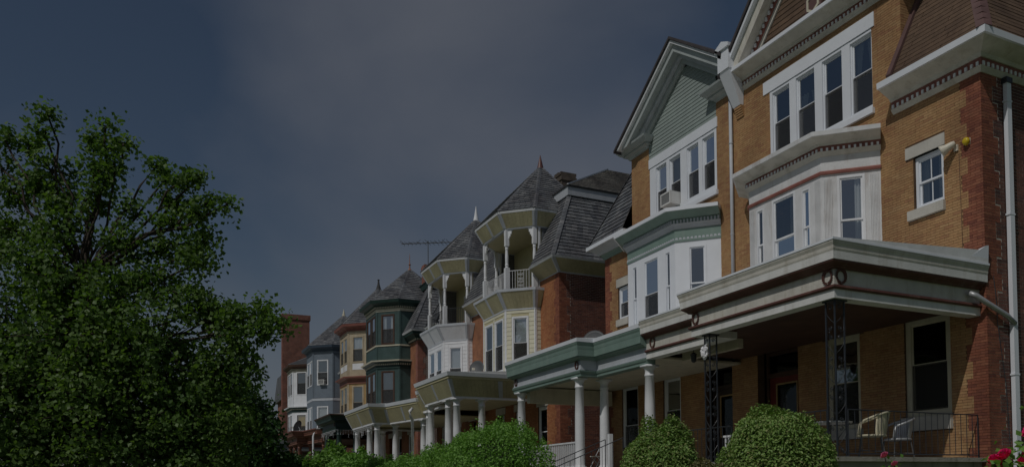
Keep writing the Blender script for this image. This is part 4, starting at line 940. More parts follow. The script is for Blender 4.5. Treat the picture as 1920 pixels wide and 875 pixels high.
        h.spart('header', P1, [(-.14, zc-.0), (.0, zc-.0), (.02, zc+.06), (-.14, zc+.06)], c['m_trim'], K)
        K2 = flare(h, P1, zc+.06, zE-.10, .02, .35, None, 'yellow_board', c['m_bat'], wid=.16)
        h.spart('eave', P1, [(-.1, zE-.10), (.37, zE-.10), (.40, zE), (-.1, zE)], 'white', K2)
    else:
        ml = c['mid_layers']; K = None
        for nm, mt, prof in ml:
            o = h.spart(nm, P0, [(oo, zm+z) for oo, z in prof], mt, K); K = K or o
        if c.get('dent'): dentils(h, P0, .06, zm+.24, zm+.34, .07, .07, .06, c['dent'], K)
        P1 = octo(dict(c, yb=17.0)); f1 = [h.face(a, b) for a, b in zip(P1, P1[1:])]; z1b = zm+.55; zc = c['zc']
        ut, ul = c['uz']; hs = [[] for _ in f1]; hs[2] = [(Lf*.08, Lf*.46, ul, ut), (Lf*.54, Lf*.92, ul, ut)]; hs[1] = [(Ls*.22, Ls*.78, ul, ut)]; hs[3] = hs[1]
        mb = MB()
        for f, hh in zip(f1, hs): f.wall(mb, 0, f.L, z1b, zc, hh, -.12, 0)
        UB = h.part('upper_bay', mb, c['m_up'])
        for k, (f, hh) in enumerate(zip(f1, hs)):
            for q in hh: window(f, *q, c['m_win'], b=.03, fw=.085, depth=.12, sash=c.get('m_sash'), screen=True, curtain=c.get('cur2'))
        if c.get('panel'):
            for f, hh in zip(f1, hs):
                for q in hh: f.bpart('panel', q[0]+.02, q[1]-.02, -.01, .02, ul-.55, ul-.08, c['panel'], UB)
        if c.get('sillband'): h.spart('sill_band', P1, [(-.05, ul-.12), (.05, ul-.12), (.06, ul-.03), (-.05, ul-.03)], c['sillband'], UB)
        pm = c.get('pilaster') or c['m_up']
        for k in range(1, 5):
            for f, a0 in ((f1[k-1], f1[k-1].L-.10), (f1[k], 0)): f.bpart('corner_board', a0, a0+.10, -.01, .03, z1b, zc, pm, UB)
        CN = None
        for nm, mt, prof in c['top_layers']:
            o = h.spart(nm, P1, [(oo, zc+z) for oo, z in prof], mt, CN); CN = CN or o
        if c.get('dent'): dentils(h, P1, .07, zc+.22, zc+.32, .06, .06, .06, c['dent'], CN)
        mb = MB(); h.slab(mb, [(u, min(y, 17)) for u, y in P1], zc-.05, zc); h.part('soffit', mb, c['m_up'], CN)
    turret_roof(h, c, zE, c.get('eo', .48), c['zA'], c.get('slate', 'slate'), c.get('N', 0), c.get('slate', 'slate'), c.get('expo', .2), c.get('swid', .28), c['finial'], bell=c.get('bell', 0))
    # mansard
    zM = c['zM']; ca, cb = c['uc']-c['w2']-.05, c['uc']+c['w2']+.05
    for mp_ in ([(0.0, F), (ca, F)], [(cb, F), (W, F), (W, 27)]):
        if c['kind'] == 'balcony':
            K3 = flare(h, mp_, zw-.02, zM-.08, .02, .55, None, 'yellow_board', c['m_bat'], wid=.16, midbatten=False, inside=h.pt(W-3, F+4, zw))
            h.spart('eave', mp_, [(-.1, zM-.08), (.57, zM-.08), (.62, zM), (-.1, zM)], 'white', K3)
            h.spart('trim', mp_, [(-.05, zw-.06), (.04, zw-.06), (.04, zw-.02), (-.05, zw-.02)], 'lilac_grey', K3)
        else:
            K3 = h.spart('cornice', mp_, [(-.05, zw-.02), (.06, zw-.02), (.12, zw+.1), (-.05, zw+.1)], c['m_corn'])
            h.spart('cove', mp_, [(-.05, zw+.1), (.2, zw+.1), (.3, zw+.24), (.45, zw+.32), (-.05, zw+.32)], c['m_corn'], K3); h.spart('gutter', mp_, [(-.05, zM-.1), (.55, zM-.1), (.6, zM), (-.05, zM)], 'white', K3)
            if zM-.1 > zw+.33: h.spart('fascia', mp_, [(-.05, zw+.32), (.48, zw+.32), (.5, zM-.1), (-.05, zM-.1)], c['m_corn'], K3)
            if c.get('dent'): dentils(h, mp_[:2]+([(W, 20)] if len(mp_) > 2 else []), .10, zw+.0, zw+.09, .07, .08, .06, c['dent'], K3)
    zT = c['zT']; P = Pieces('shingle', c.get('slate', 'slate'))
    R, pf, ps = mansard(h, P, 0.0, W, zM, zT, 1.6, .55, c.get('expo', .2), c.get('swid', .28), 'slate_under', c.get('NM', 0), yback=27, cut=(ca, cb))
    k = W+.55-1.6
    tp = [(0, F+1.05), (k, F+1.05), (k, 27)]
    mb = MB(); h.sweep(mb, tp, [(-.2, zT), (.12, zT), (.16, zT+.36), (-.2, zT+.36)]); h.part('curb', mb, c['m_curb'], R)
    mb = MB(); h.sweep(mb, tp, [(-.2, zT+.36), (.20, zT+.36), (.22, zT+.42), (-.2, zT+.42)]); h.part('curb_cap', mb, 'slate_under' if c['kind'] == 'balcony' else 'dark_green', R)
    if c.get('upper'):
        zu = c['upper']; b = [h.pt(0, F+.9, zT+.42), h.pt(k+.18, F+.9, zT+.42), h.pt(k+.18, 27, zT+.42), h.pt(0, 27, zT+.42)]; t = [h.pt(0, 20.2, zu), h.pt(k-2.4, 20.2, zu), h.pt(k-2.4, 25, zu), h.pt(0, 25, zu)]
        mb = MB(); mb.hexa(b+t); UR = h.part('upper_roof', mb, 'slate_under'); P = Pieces('shingle', 'slate_brown'); ins = h.pt(1, 22, zT)
        shingles(P, [b[0], b[1], t[1], t[0]], ins, .16, .28); shingles(P, [b[1], b[2], t[2], t[1]], ins, .16, .28); P.emit(UR, 0, 'roof_slates')
        mb = MB(); d = Vector((0, 0, .07)); e = h.pt(.12, 0, 0)-h.pt(0, 0, 0)
        mb.hexa([b[1]-e, b[1]+e*.3, t[1]+e*.3, t[1]-e, b[1]-e+d, b[1]+e*.3+d, t[1]+e*.3+d, t[1]-e+d]); h.part('verge', mb, 'white', UR)
    return fr, K

cone = lambda r, H: [(r, -.25), (r*.55, H*.25), (r*.2, H*.8), (.02, H), (.005, H+.02)]
base = dict(W=9.05, uc=4.6, w1=1.42, w2=2.48, yf=14.50, y1=15.54, eo=.40, zw=10.95, zm=9.70, wz=(9.35, 6.9), zE=14.14, zA=17.25, zc=13.40, zM=11.46, zT=14.75, m_curb='lilac_grey', m_bat='lilac_grey', m_trim='lilac_grey')
AC_, AE, AG = -42.2, -64.0, -86.0
# ---- house C
C_ = House(AC_, 1, 'yellow trimmed brick house with open octagonal turret balcony and maroon spire tip')
frC, KC = turret_house(C_, dict(base, kind='balcony', bricks=40, m_bay='yellow_paint', siding='yellow_side', m_corner='white', m_win='white', m_fl1='yellow_board', m_rail='white', scroll=True, cur=('blind', .5, 1),
    finial=('maroon_metal', cone(.2, .55)), N=150, NM=150, upper=17.3, white_door=True, slate='slate', expo=.19, swid=.28))
# chimney of C
def chimney(h, u0, u1, y0, y1, z0, z1, m='brick_red_x'):
    mb = MB(); h.box(mb, u0, u1, y0, y1, z0, z1-.3); h.box(mb, u0-.05, u1+.05, y0-.05, y1+.05, z1-.3, z1-.12); h.box(mb, u0-.01, u1+.01, y0-.01, y1+.01, z1-.12, z1); return h.part('chimney', mb, m)
CH = chimney(C_, 2.2, 3.0, 18.9, 19.7, 14, 17.75, 'stone_dark')
for k in range(5): C_.bpart('capstone', 2.17+k*.17, 2.31+k*.17, 18.85, 19.75, 17.74, 17.84+.13*random.random(), 'stone_dark', CH)
# ---- house D
D_ = House(AC_, -1, 'white bay fronted brick house with open turret balcony and white spire tip')
turret_house(D_, dict(base, kind='balcony', m_bay='white', siding='white', m_corner='white', m_win='white', m_fl1='white', m_rail='black_iron', scroll=False, cur=('blind', .25, 1), wid1=.09,
    finial=('white', cone(.2, .75)), french=True, W=8.6, m_bat='lilac_grey'))
# ---- house E, F
def topl(a, b, cr): return [('frieze', cr, [(-.05, 0), (.03, 0), (.03, .20), (-.05, .20)]), ('dentil_band', a, [(-.05, .20), (.07, .20), (.07, .34), (-.05, .34)]), ('cove', a, [(-.05, .34), (.15, .34), (.2, .42), (.38, .52), (-.05, .52)]), ('gutter', b, [(-.05, .52), (.44, .52), (.48, .70), (-.05, .70)])]
def midl(a, b, cap): return [('moulding', a, [(-.05, 0), (.06, 0), (.06, .08), (.03, .2), (-.05, .2)]), ('dentil_band', a, [(-.05, .2), (.06, .2), (.06, .36), (-.05, .36)]), ('cove', a, [(-.05, .36), (.14, .36), (.3, .46), (-.05, .46)]), ('cap', cap, [(-.05, .46), (.36, .46), (.38, .55), (-.05, .60)])]
be = dict(base, kind='closed', uc=4.6, w1=1.45, w2=2.72, yf=13.8, y1=15.07, zw=11.35, zm=9.65, wz=(9.5, 6.9), uz=(13.35, 11.3), zc=13.55, zE=14.25, zA=17.15, zM=11.95, zT=15.1, expo=.24, swid=.32, eo=.44)
spire = [(.22, -.28), (.14, -.05), (.05, .05), (.045, .28), (.10, .32), (.05, .38), (.03, .42), (.02, .9), (.004, 1.15)]
E_ = House(AE, 1, 'brick house with dark green enclosed turret and copper finial')
turret_house(E_, dict(be, m_bay='teal', m_up='teal', m_win='dark_wood', m_sash='dark_wood', pilaster='teal', mid_layers=midl('dark_green', 'dark_green', 'cream'), top_layers=topl('dark_green', 'dark_green', 'cream'), dent='cream', sillband='cream', m_corn='dark_green', m_curb='dark_green',
    finial=('copper', spire), N=150, NM=60, cur=('blind', .5, 1), cur2=('sides', 0, 1)))
chimney(E_, 6.3, 7.0, 16.9, 17.6, 14, 17.0)
F_ = House(AE, -1, 'tan and ochre turreted house with dark finial beside the green turret')
turret_house(F_, dict(be, m_bay='ochre', m_up='tan', m_win='tan', pilaster='tan', mid_layers=midl('rust_paint', 'rust_paint', 'maroon'), top_layers=topl('maroon', 'maroon', 'tan'), panel='white', m_corn='maroon', m_curb='maroon',
    finial=('slate_under', [(.4, -.45), (.2, -.1), (.09, .3), (.06, .6), (.11, .64), (.07, .67), (.02, .7)]), cur=('blind', .5, 1), cur2=('net', 0, 1), zA=17.75))
G_ = House(AG, 1, 'slate blue turreted house with white framed windows')
bg = dict(be, zE=14.45, zc=13.75, zA=17.85, upper=18.2, w1=1.55, yf=13.3, y1=14.8, w2=2.9, uz=(13.2, 10.9), zm=9.2, wz=(9.0, 6.6))
turret_house(G_, dict(bg, m_bay='blue_grey', m_up='blue_grey', m_win='white', mid_layers=[('string_course', 'lilac_grey', [(-.05, .3), (.03, .3), (.03, .52), (-.05, .52)]), ('base', 'blue_grey', [(-.12, 0), (0, 0), (0, .3), (-.12, .3)])], top_layers=topl('navy', 'navy', 'blue_grey'), m_corn='navy', m_curb='navy', dent=None,
    finial=('cream', cone(.2, .55)), cur=('blind', .35, 1), cur2=('blind', .3, 1), W=8.8))
H_ = House(AG, -1, 'white bay fronted house with bell shaped roof before the tall brick chimney')
turret_house(H_, dict(bg, zE=13.9, zc=13.2, zA=15.7, yf=12.9, y1=14.4, m_bay='white', m_up='white', m_win='white', m_sash='dark_wood', mid_layers=midl('dark_green', 'dark_green', 'white'), top_layers=topl('dark_wood', 'dark_wood', 'cream'), dent='cream', m_corn='dark_green', m_curb='dark_green',
    finial=('slate_under', [(.3, -.2), (.2, .1), (.05, .2)]), cur=('blind', .45, 1, 'gold_blind'), bell=.3))
# ---- far brick house with the broad chimney
I_ = House(-108.0, 1, 'far plain brick house end with broad tall red chimney', 0)
mb = MB(); I_.box(mb, -8, 4.0, 15.0, 27, .6, 12.5); I_.part('wall', mb, 'brick_red_x')
mb = MB(); I_.prism(mb, [(-8.4, 12.5), (4.4, 12.5), (1.5, 15.5), (-5.5, 15.5)], 14.6, 27.4); I_.part('roof', mb, 'slate')
mb = MB(); I_.box(mb, 3.4, 4.3, 13.9, 16.9, 1.0, 21.3); I_.box(mb, 3.3, 4.4, 13.8, 17.0, 21.3, 21.9); I_.part('chimney', mb, 'brick_red_y')
for z in (4, 8):
    for u in (-6, -2.5, 1): I_.bpart('window', u, u+1, 14.97, 15.1, z, z+1.9, 'glass_dim')

# ---- porches of the turreted houses
def yporch(h, path, zb, cols, zf=2.1):
    P = porch(h, path, zf, zb, entY, 'yellow_paint', zt=1.05, edge_o=.42)
    flare(h, path, zb+.09, zb+.77, .0, .30, P, 'yellow_board', 'lilac_grey', skip=(), wid=.17, inside=h.pt(5, 14.5, zb))
    for u, y in cols: column(h, u, y, zf, zb, .17, 'white', P)
    return P
PC = yporch(C_, [(0, 12.4), (3.35, 12.4), (3.35, 11.5), (7.55, 11.5), (7.55, F)], 5.38, [(7.33, 11.72), (7.33, 12.85), (6.2, 11.72), (3.6, 11.72), (3.6, 12.65), (.35, 12.6)])
PD_ = yporch(D_, [(0, 12.4), (4.0, 11.7), (4.0, 10.85), (9.4, 10.85), (9.4, F)], 5.05, [(.4, 12.55), (4.25, 11.1), (4.25, 12.1), (6.0, 11.1), (9.1, 11.1), (9.1, 12.6)])
pipe(D_, [(.1, 11.9, 5.6), (.1, 11.75, 5.45), (.2, 11.8, 5.2), (.35, 11.95, 5.05), (.35, 11.95, 2.0)], 'white', .08)
def pporch(h, path, zb, cols, m1, m2, cm, edge='white_clean', zf=2.1):
    P = porch(h, path, zf, zb, ent_plain(m1, m2, edge), 'dark_wood', zt=.97)
    for u, y in cols: column(h, u, y, zf, zb, .16, cm, P)
    return P
PE = pporch(E_, [(0, 11.5), (3.6, 11.5), (3.6, 10.7), (8.2, 10.7), (8.2, F)], 5.35, [(7.95, 10.95), (7.95, 12.0), (3.85, 10.95), (3.85, 11.8), (.3, 11.7)], 'dark_green', 'dark_green', 'teal', 'dark_wood')
f = E_.face((3.6, 10.7), (8.2, 10.7)); wreath(E_, f, f.L-.3, 5.7, .12, .14, PE)
PF = pporch(F_, [(0, 11.3), (3.9, 10.9), (3.9, 10.15), (9.0, 10.15), (9.0, F)], 5.0, [(4.15, 10.4), (4.15, 11.2), (8.7, 10.4), (.3, 11.5), (6.4, 10.4)], 'rust_paint', 'rust_paint', 'rust_paint', 'maroon')
PG = pporch(G_, [(0, 10.9), (3.6, 10.9), (3.6, 10.0), (8.4, 10.0), (8.4, F)], 4.9, [(8.15, 10.25), (8.15, 11.2), (6.6, 10.25), (3.9, 10.25)], 'lilac_grey', 'blue_grey', 'lilac_grey')
PH = pporch(H_, [(0, 10.9), (4, 10.5), (4, 9.7), (8.6, 9.7), (8.6, F)], 4.8, [(4.2, 9.95), (8.3, 9.95), (4.2, 10.8)], 'lilac_grey', 'white', 'lilac_grey')
pipe(F_, [(.6, 10.95, 5.7), (.6, 10.85, 5.6), (.65, 10.8, 5.4), (.65, 10.8, 1.3)], 'white', .07)

# ------------------------------------------------------------------ vegetation
def leaves(name, C, N, size, mat, parent, up=.4, aspect=.75, out=None, droop=0.0, tint=None):
    """C: (n,3) leaf centres; N: outward directions; one folded four-corner leaf each"""
    n = len(C); sz = size*(.7+.6*rng.random(n))
    nr = rng.normal(size=(n, 3)); nr /= np.linalg.norm(nr, axis=1)[:, None]
    nn = nr*(1-up)+np.array([0, 0, 1.0])*up*.6+N*up*.7; nn /= np.linalg.norm(nn, axis=1)[:, None]
    t = rng.normal(size=(n, 3)); t[:, 2] -= droop; t -= nn*(t*nn).sum(1)[:, None]; t /= np.linalg.norm(t, axis=1)[:, None]; b = np.cross(nn, t)
    s = sz[:, None]
    v = np.stack([C-t*s*.5, C+b*s*aspect*.5+nn*s*.12, C+t*s*.5, C-b*s*aspect*.5+nn*s*.12], 1).reshape(-1, 3)
    org = np.array(ORG[parent.name]); v = v-org
    me = bpy.data.meshes.new(name); me.vertices.add(4*n); me.vertices.foreach_set('co', v.ravel())
    k = np.arange(n)*4; tri = np.stack([k, k+1, k+2, k, k+2, k+3], 1).reshape(-1)
    me.loops.add(6*n); me.loops.foreach_set('vertex_index', tri.astype(np.int32)); me.polygons.add(2*n); me.polygons.foreach_set('loop_start', (np.arange(2*n)*3).astype(np.int32)); me.polygons.foreach_set('loop_total', np.full(2*n, 3, np.int32))
    me.update(calc_edges=True)
    at = me.attributes.new('tint', 'FLOAT', 'FACE'); tv = np.repeat(rng.random(n) if tint is None else tint, 2).astype(np.float32); at.data.foreach_set('value', tv)
    me.materials.append(MATS[mat]); o = bpy.data.objects.new(name, me); COL.objects.link(o); o.parent = parent; ORG[o.name] = ORG[parent.name]
    return o
def limb(mb, a, b, r0, r1, wob, n=5):
    a, b = Vector(a), Vector(b); L = (b-a).length; pts = []
    for k in range(n+1):
        t = k/n; p = a.lerp(b, t); w = wob*L*math.sin(math.pi*t)
        pts.append(p+Vector((random.uniform(-1, 1), random.uniform(-1, 1), random.uniform(-.3, .8)))*w)
    mb.tube(pts, [r0+(r1-r0)*k/n for k in range(n+1)], 6); return pts
VR = np.array([0.477, 0.879, 0.0]); VF = np.array([-0.878, 0.477, 0.0]); VZ = np.array([0, 0, 1.0])
VR /= np.linalg.norm(VR); VF /= np.linalg.norm(VF)
def tree(name, base, lobes, trunk_top, r, label, leaf, nper, lsize, mat='leaf_maple', crad=.55, dens=1.0, fork=None):
    """lobes: (sideways, forward, height, radius) about the base; twig clusters fill each lobe and hang on limbs"""
    T = thing(name, base, label, 'tree'); B = np.array(base)
    W3 = lambda a, f, z: B+VR*a+VF*f+VZ*z
    mt = MB(); top = W3(*trunk_top); tp = limb(mt, base, top, r, r*.62, .02, 6); link('trunk', mt, 'bark', T, smooth=True)
    ml = MB(); nodes_ = [Vector(p) for p in tp[3:]]; CC = []; NN = []; TT = []
    for a, f, z, rad in lobes:
        c = W3(a, f, z); st = min(tp[2:], key=lambda p: (Vector(c)-p).length+2.2*max(0, p.z-c[2]+1.0)); pts = limb(ml, st, c, r*(.30 if rad > 1.3 else .16), .03, .06, 6); nn = pts[2:]
        hi = z > 9.7; ncl = int(dens*(7.5 if hi else 9 if z > 8 else 11)*rad**2)+3
        for k in range(ncl):
            d = rng.normal(size=3); d /= np.linalg.norm(d); q = c+d*rad*np.array([1, 1, .9])*(rng.random()**.45)
            if q[2] < B[2]+.6: continue
            p0 = min(nn, key=lambda p: (p-Vector(q)).length); tw = limb(ml, p0, q, .028, .008, .07, 3)
            m = int(nper*rng.uniform(.5, 1.4)); cr = crad*rng.uniform(.7, 1.25)*(.78 if hi else 1); m = int(m*(.85 if hi else 1))
            o = np.clip(rng.normal(size=(m, 3)), -1.9, 1.9)*cr*np.array([.55, .55, .42]); CC.append(q+o); NN.append(np.tile(d, (m, 1))); TT.append(np.clip(rng.random()*.7+rng.random(m)*.3, 0, .999))
            # a few leaves along the twig
            for t in (.35, .6, .8): o = rng.normal(size=(4, 3))*.16; CC.append(np.array(Vector(p0).lerp(Vector(q), t))+o); NN.append(np.tile(d, (4, 1))); TT.append(rng.random(4))
    link('limbs', ml, 'bark', T, smooth=True)
    leaves('crown', np.concatenate(CC), np.concatenate(NN), lsize, mat, T, .45, .85, droop=.5, tint=np.concatenate(TT))
    return T
tree('maple_tree', (-30.2, -1.2, 0.0),
     [(-1.75, .2, 11.6, .7), (-1.8, 0, 12.6, .42), (-1.75, 0, 13.25, .22), (.05, 0, 12.9, .25), (-2.7, .5, 12.3, .42), (-2.3, .5, 11.3, .6), (-1.6, 0, 10.8, .7), (-.1, -.3, 11.3, .65), (.1, 0, 12.1, .4), (.5, .2, 12.45, .25), (-.45, .2, 12.4, .3), (.35, 0, 11.6, .4), (-.2, 0, 10.5, .7), (1.95, .3, 10.6, .5), (1.45, .3, 11.7, .32), (1.75, .2, 11.2, .35), (2.7, .2, 10.2, .5), (3.3, 0, 10.5, .38), (3.85, 0, 10.4, .25), (2.5, 0, 11.2, .35), (3.0, 0, 11.25, .25), (3.0, .3, 9.5, .45), (2.0, 0, 9.8, .5), (-3.4, .4, 11.3, .9), (-3.2, .2, 12.6, .35), (-3.9, .2, 12.3, .4), (.75, 0, 10.3, .35),
      (-3.0, .5, 9.8, 1.15), (-1.1, 0, 9.6, 1.0), (.5, 0, 9.3, .7), (1.6, .4, 9.1, .6), (2.5, .2, 8.9, .55), (3.1, 0, 8.6, .35), (-4.8, 0, 8.8, 1.8), (-2.2, 0, 8.2, 1.2), (-.9, -.5, 8.0, 1.3), (.7, .2, 7.9, 1.1), (2.1, 0, 7.7, .8), (3.0, .3, 7.3, .7), (3.7, .2, 7.0, .6), (4.3, 0, 6.8, .55), (5.0, .1, 7.05, .35), (5.45, 0, 6.75, .25), (4.9, 0, 6.4, .4), (4.2, 0, 6.0, .7),
      (-3.2, 0, 6.4, 2.1), (-.2, -.8, 6.2, 2.0), (2.0, -.4, 6.0, 1.6), (3.6, 0, 5.2, 1.1), (-4.9, -.4, 4.8, 2.2), (-2.1, -1.0, 4.3, 2.0), (.6, -1.0, 4.2, 1.8), (2.6, -.5, 4.0, 1.5), (4.0, .2, 3.9, 1.0), (-1, -.5, 2.8, 1.5), (1.6, -.7, 2.7, 1.4), (3.2, 0, 2.6, 1.2), (-3.6, -.5, 2.8, 1.6), (-4.5, 1.6, 5.5, 1.8), (-2.5, 1.8, 5, 1.8), (-.5, 1.8, 5.2, 1.8), (1.5, 1.6, 4.8, 1.6), (-3.5, 1.6, 3, 1.6), (-1.4, 1.8, 3.2, 1.6), (.6, 1.6, 3, 1.6), (2.4, 1.4, 3.2, 1.3), (-1.5, 1.6, 7, 1.5)],
     (-.55, 0, 8.2), .27, 'large leafy maple tree filling the left of the view', None, 48, .14, crad=.48, dens=1.8)
tree('street_tree', (-43.6, 4.1, .1), [(.3, 0, 5.2, 1.5), (-.9, 0, 6.4, 1.5), (-1.2, .5, 4.2, 1.7), (.6, 0, 3.6, 1.4), (1.3, 0, 4.4, .8), (-2.6, 0, 5, 1.8), (-.2, 0, 2.8, 1.6), (1.2, 0, 2.6, 1.0), (-2.5, 0, 3, 1.7)], (-.3, 0, 5.0), .16,
     'dark dense smaller tree behind the right edge of the maple', None, 80, .17, 'leaf_dark', .6, 1.2)

def shrub(name, base, rx, ry, H, n, lsize, mat, label, aspect=.6, lumps=9, shell_=.16, up=.35, cat='shrub', lump=1.0, sprigs=0, group=None):
    global rng
    rng = np.random.default_rng(int(abs(base[0])*100)+3)
    T = thing(name, base, label, cat, group); B = np.array(base)
    L = []
    for k in range(lumps*7):
        d = rng.normal(size=3); d[2] = abs(d[2])*.9+.05; d /= np.linalg.norm(d); big = k < lumps; L.append((d, lump*rng.uniform(.03, .09) if big else (.4+.6*lump)*rng.uniform(.04, .11), .74 if big else .955))
    def rad(d):
        s = np.full(d.shape[:-1], .90)
        for v, a, t in L: s = s+a*np.maximum(0, (d@v-t)/(1-t))
        return s
    d = rng.normal(size=(n, 3)); d[:, 2] = np.abs(d[:, 2])-.12*rng.random(n); d /= np.linalg.norm(d, axis=1)[:, None]
    rr = rad(d)
    ext = np.array([rx, ry, H]); k = rr*(1-shell_*rng.random(n)**1.6+rng.normal(size=n)*.018)
    dd = d.copy(); ex = 2.45 if lump < .5 else 2.5; pw = np.abs(dd)**ex; dd *= (1/np.maximum(.8, (pw.sum(1))**(1/ex)))[:, None]
    C = B+dd*ext*k[:, None]
    leaves('foliage', C, d, lsize, mat, T, up, aspect, tint=np.clip(rng.random(n)*.75+.25*np.sin(C[:, 0]*5+C[:, 2]*7)**2, 0, .999))
    if sprigs:
        ms = MB(); CC = []; DD = []
        for _ in range(sprigs):
            e = rng.normal(size=3); e[2] = abs(e[2])+.5; e /= np.linalg.norm(e); p = B+e*ext*rad(e)*.93; q = p+(e*.35+np.array([0, 0, .7]))*rng.uniform(.15, .45)*(.32 if lump < .5 else 1)
            ms.tube([p, (p+q)/2+rng.normal(size=3)*.02, q], [.006, .005, .003], 5)
            for t in np.linspace(.2, 1, 9):
                for _2 in range(3): CC.append(p+(q-p)*t+rng.normal(size=3)*lsize*.5); DD.append(e)
        tag(leaves('sprigs', np.array(CC), np.array(DD), lsize*1.05, mat, T, .25, aspect), kind='stuff'); tag(link('sprig_stems', ms, 'bark', T), kind='stuff')
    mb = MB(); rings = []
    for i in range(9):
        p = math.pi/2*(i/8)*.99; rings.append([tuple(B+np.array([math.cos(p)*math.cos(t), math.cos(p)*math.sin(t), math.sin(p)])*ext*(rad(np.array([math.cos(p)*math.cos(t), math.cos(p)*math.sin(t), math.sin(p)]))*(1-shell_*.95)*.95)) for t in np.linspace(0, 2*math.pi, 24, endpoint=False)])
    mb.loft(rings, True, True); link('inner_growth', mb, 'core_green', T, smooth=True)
    return T
shrub('globe_shrub', (-10.55, 8.84, 1.15), .90, .90, 1.60, 40000, .055, 'leaf_globe', 'large rounded evergreen shrub below the right iron porch post', .5, 18, .13, up=.5, lump=.15, sprigs=34)
shrub('globe_shrub', (-12.75, 8.05, 1.15), .68, .68, 1.50, 24000, .053, 'leaf_globe', 'smaller rounded evergreen shrub left of the left iron porch post', .5, 18, .13, up=.5, lump=.15, sprigs=34)
shrub('low_hedge', (-11.45, 8.05, 1.15), .70, .45, .80, 6000, .055, 'leaf_brown', 'low brownish clipped hedge between the two rounded shrubs', .5, 8, .15, cat='hedge')
shrub('privet_shrub', (-23.4, 8.75, 1.15), 2.15, 1.4, 1.78, 30000, .075, 'leaf_privet', 'big bright green privet shrub before the paired porch columns', .55, 16, .16, sprigs=110)
shrub('privet_shrub', (-26.9, 8.3, 1.15), 2.2, 1.4, 1.2, 22000, .075, 'leaf_privet', 'lower green privet shrub left of the big privet', .55, 14, .16, sprigs=70)
shrub('hedge', (-31.6, 8.0, 1.15), 2.7, 1.3, 1.3, 17000, .085, 'leaf_privet', 'green hedge below the white columns of the yellow porch', .55, 14, .18, sprigs=50, cat='hedge')
shrub('leafy_shrub', (-43.0, 8.05, 1.15), 1.5, 1.2, 2.35, 3200, .2, 'leaf_lime', 'light green broad leaved shrub before the dark green porch', .65, 10, .3, sprigs=30)
shrub('leafy_shrub', (-38.2, 8.0, 1.15), 2.0, 1.2, 1.75, 5500, .14, 'leaf_privet', 'mid green shrub left of the yellow porch end', .6, 10, .25, sprigs=30)
shrub('dark_shrub', (-46.5, 6.6, .6), 2.4, 1.5, 2.3, 7000, .15, 'leaf_dark', 'dark green shrub at the foot of the street tree', .6, 10, .25, sprigs=20)
shrub('dark_shrub', (-52.0, 7.4, 1.0), 2.6, 1.5, 2.5, 6000, .16, 'leaf_dark', 'dark shrub before the rust coloured porch', .6, 10, .25, sprigs=20)

# rose bush close to the camera
def rose(T, c, r, mat='petal'):
    mb = MB(); c = Vector(c); tilt = Vector((random.uniform(-.5, .2), random.uniform(-.9, -.3), 1)).normalized(); a = tilt.orthogonal().normalized(); b = tilt.cross(a)
    for ring, (n, rad, h0, h1) in enumerate(((5, .28, .35, .95), (7, .55, .15, .85), (8, .85, -.05, .6), (9, 1.05, -.2, .25))):
        for k in range(n):
            t = 2*math.pi*(k+ring*.4+random.uniform(-.15, .15))/n; e = a*math.cos(t)+b*math.sin(t); s = tilt.cross(e); w = rad*.55+.12
            v = [c+(e*rad*.25+tilt*(h0-.25))*r, c+(e*rad*.85+s*w*.8+tilt*(h0+h1)/2)*r, c+(e*rad*1.05+s*w*.35+tilt*h1)*r, c+(e*rad*1.12+tilt*(h1-.06))*r, c+(e*rad*1.05-s*w*.35+tilt*h1)*r, c+(e*rad*.85-s*w*.8+tilt*(h0+h1)/2)*r]
            mb.add(v, [(0, 1, 2, 3), (0, 3, 4, 5)], random.random())
    return link('flower', mb, mat, T, smooth=True, recalc=False)
def rose_bush(base, label, stems, leafn):
    T = thing('rose_bush', base, label, 'rose bush'); B = Vector(base); ms = MB(); CC = []; DD = []
    for (a, f, z, r, m) in stems:
        p = Vector(np.array(B)+VR*a+VF*f)+Vector((0, 0, z)); q = p-Vector((0, 0, r*.4)); mid = B.lerp(q, .6)+Vector((random.uniform(-.05, .05), random.uniform(-.05, .05), .05))
        ms.tube([B+Vector((random.uniform(-.1, .1), random.uniform(-.1, .1), 0)), mid, q], [.012, .009, .006], 6); rose(T, p, r, m)
        for t in np.linspace(.45, 1, leafn):
            for _ in range(5): CC.append(np.array(B.lerp(q, t))+rng.normal(size=3)*.075); DD.append(rng.normal(size=3))
    link('stems', ms, 'bark', T); leaves('foliage', np.array(CC), np.array(DD), .062, 'leaf_privet', T, .3, .7)
    return T
rose_bush((-3.86, 5.42, .95), 'bush of bright crimson roses at the right edge of the view',
    [(-.105, 0, .83, .05, 'petal'), (-.155, .05, .80, .045, 'petal'), (.085, .0, .995, .055, 'petal'), (.115, 0, .93, .055, 'petal'), (.10, .05, .845, .05, 'petal'), (.12, -.05, .80, .05, 'petal'), (.03, 0, .78, .045, 'petal'), (-.07, .1, .77, .04, 'petal'), (.2, .05, .98, .05, 'petal'), (.24, 0, .86, .05, 'petal')], 14)
rose_bush((-8.45, 9.05, 1.1), 'single pale pink rose below the concrete porch wall', [(-.05, 0, .87, .055, 'petal_pink'), (.12, .1, .75, .05, 'petal_pink')], 5)

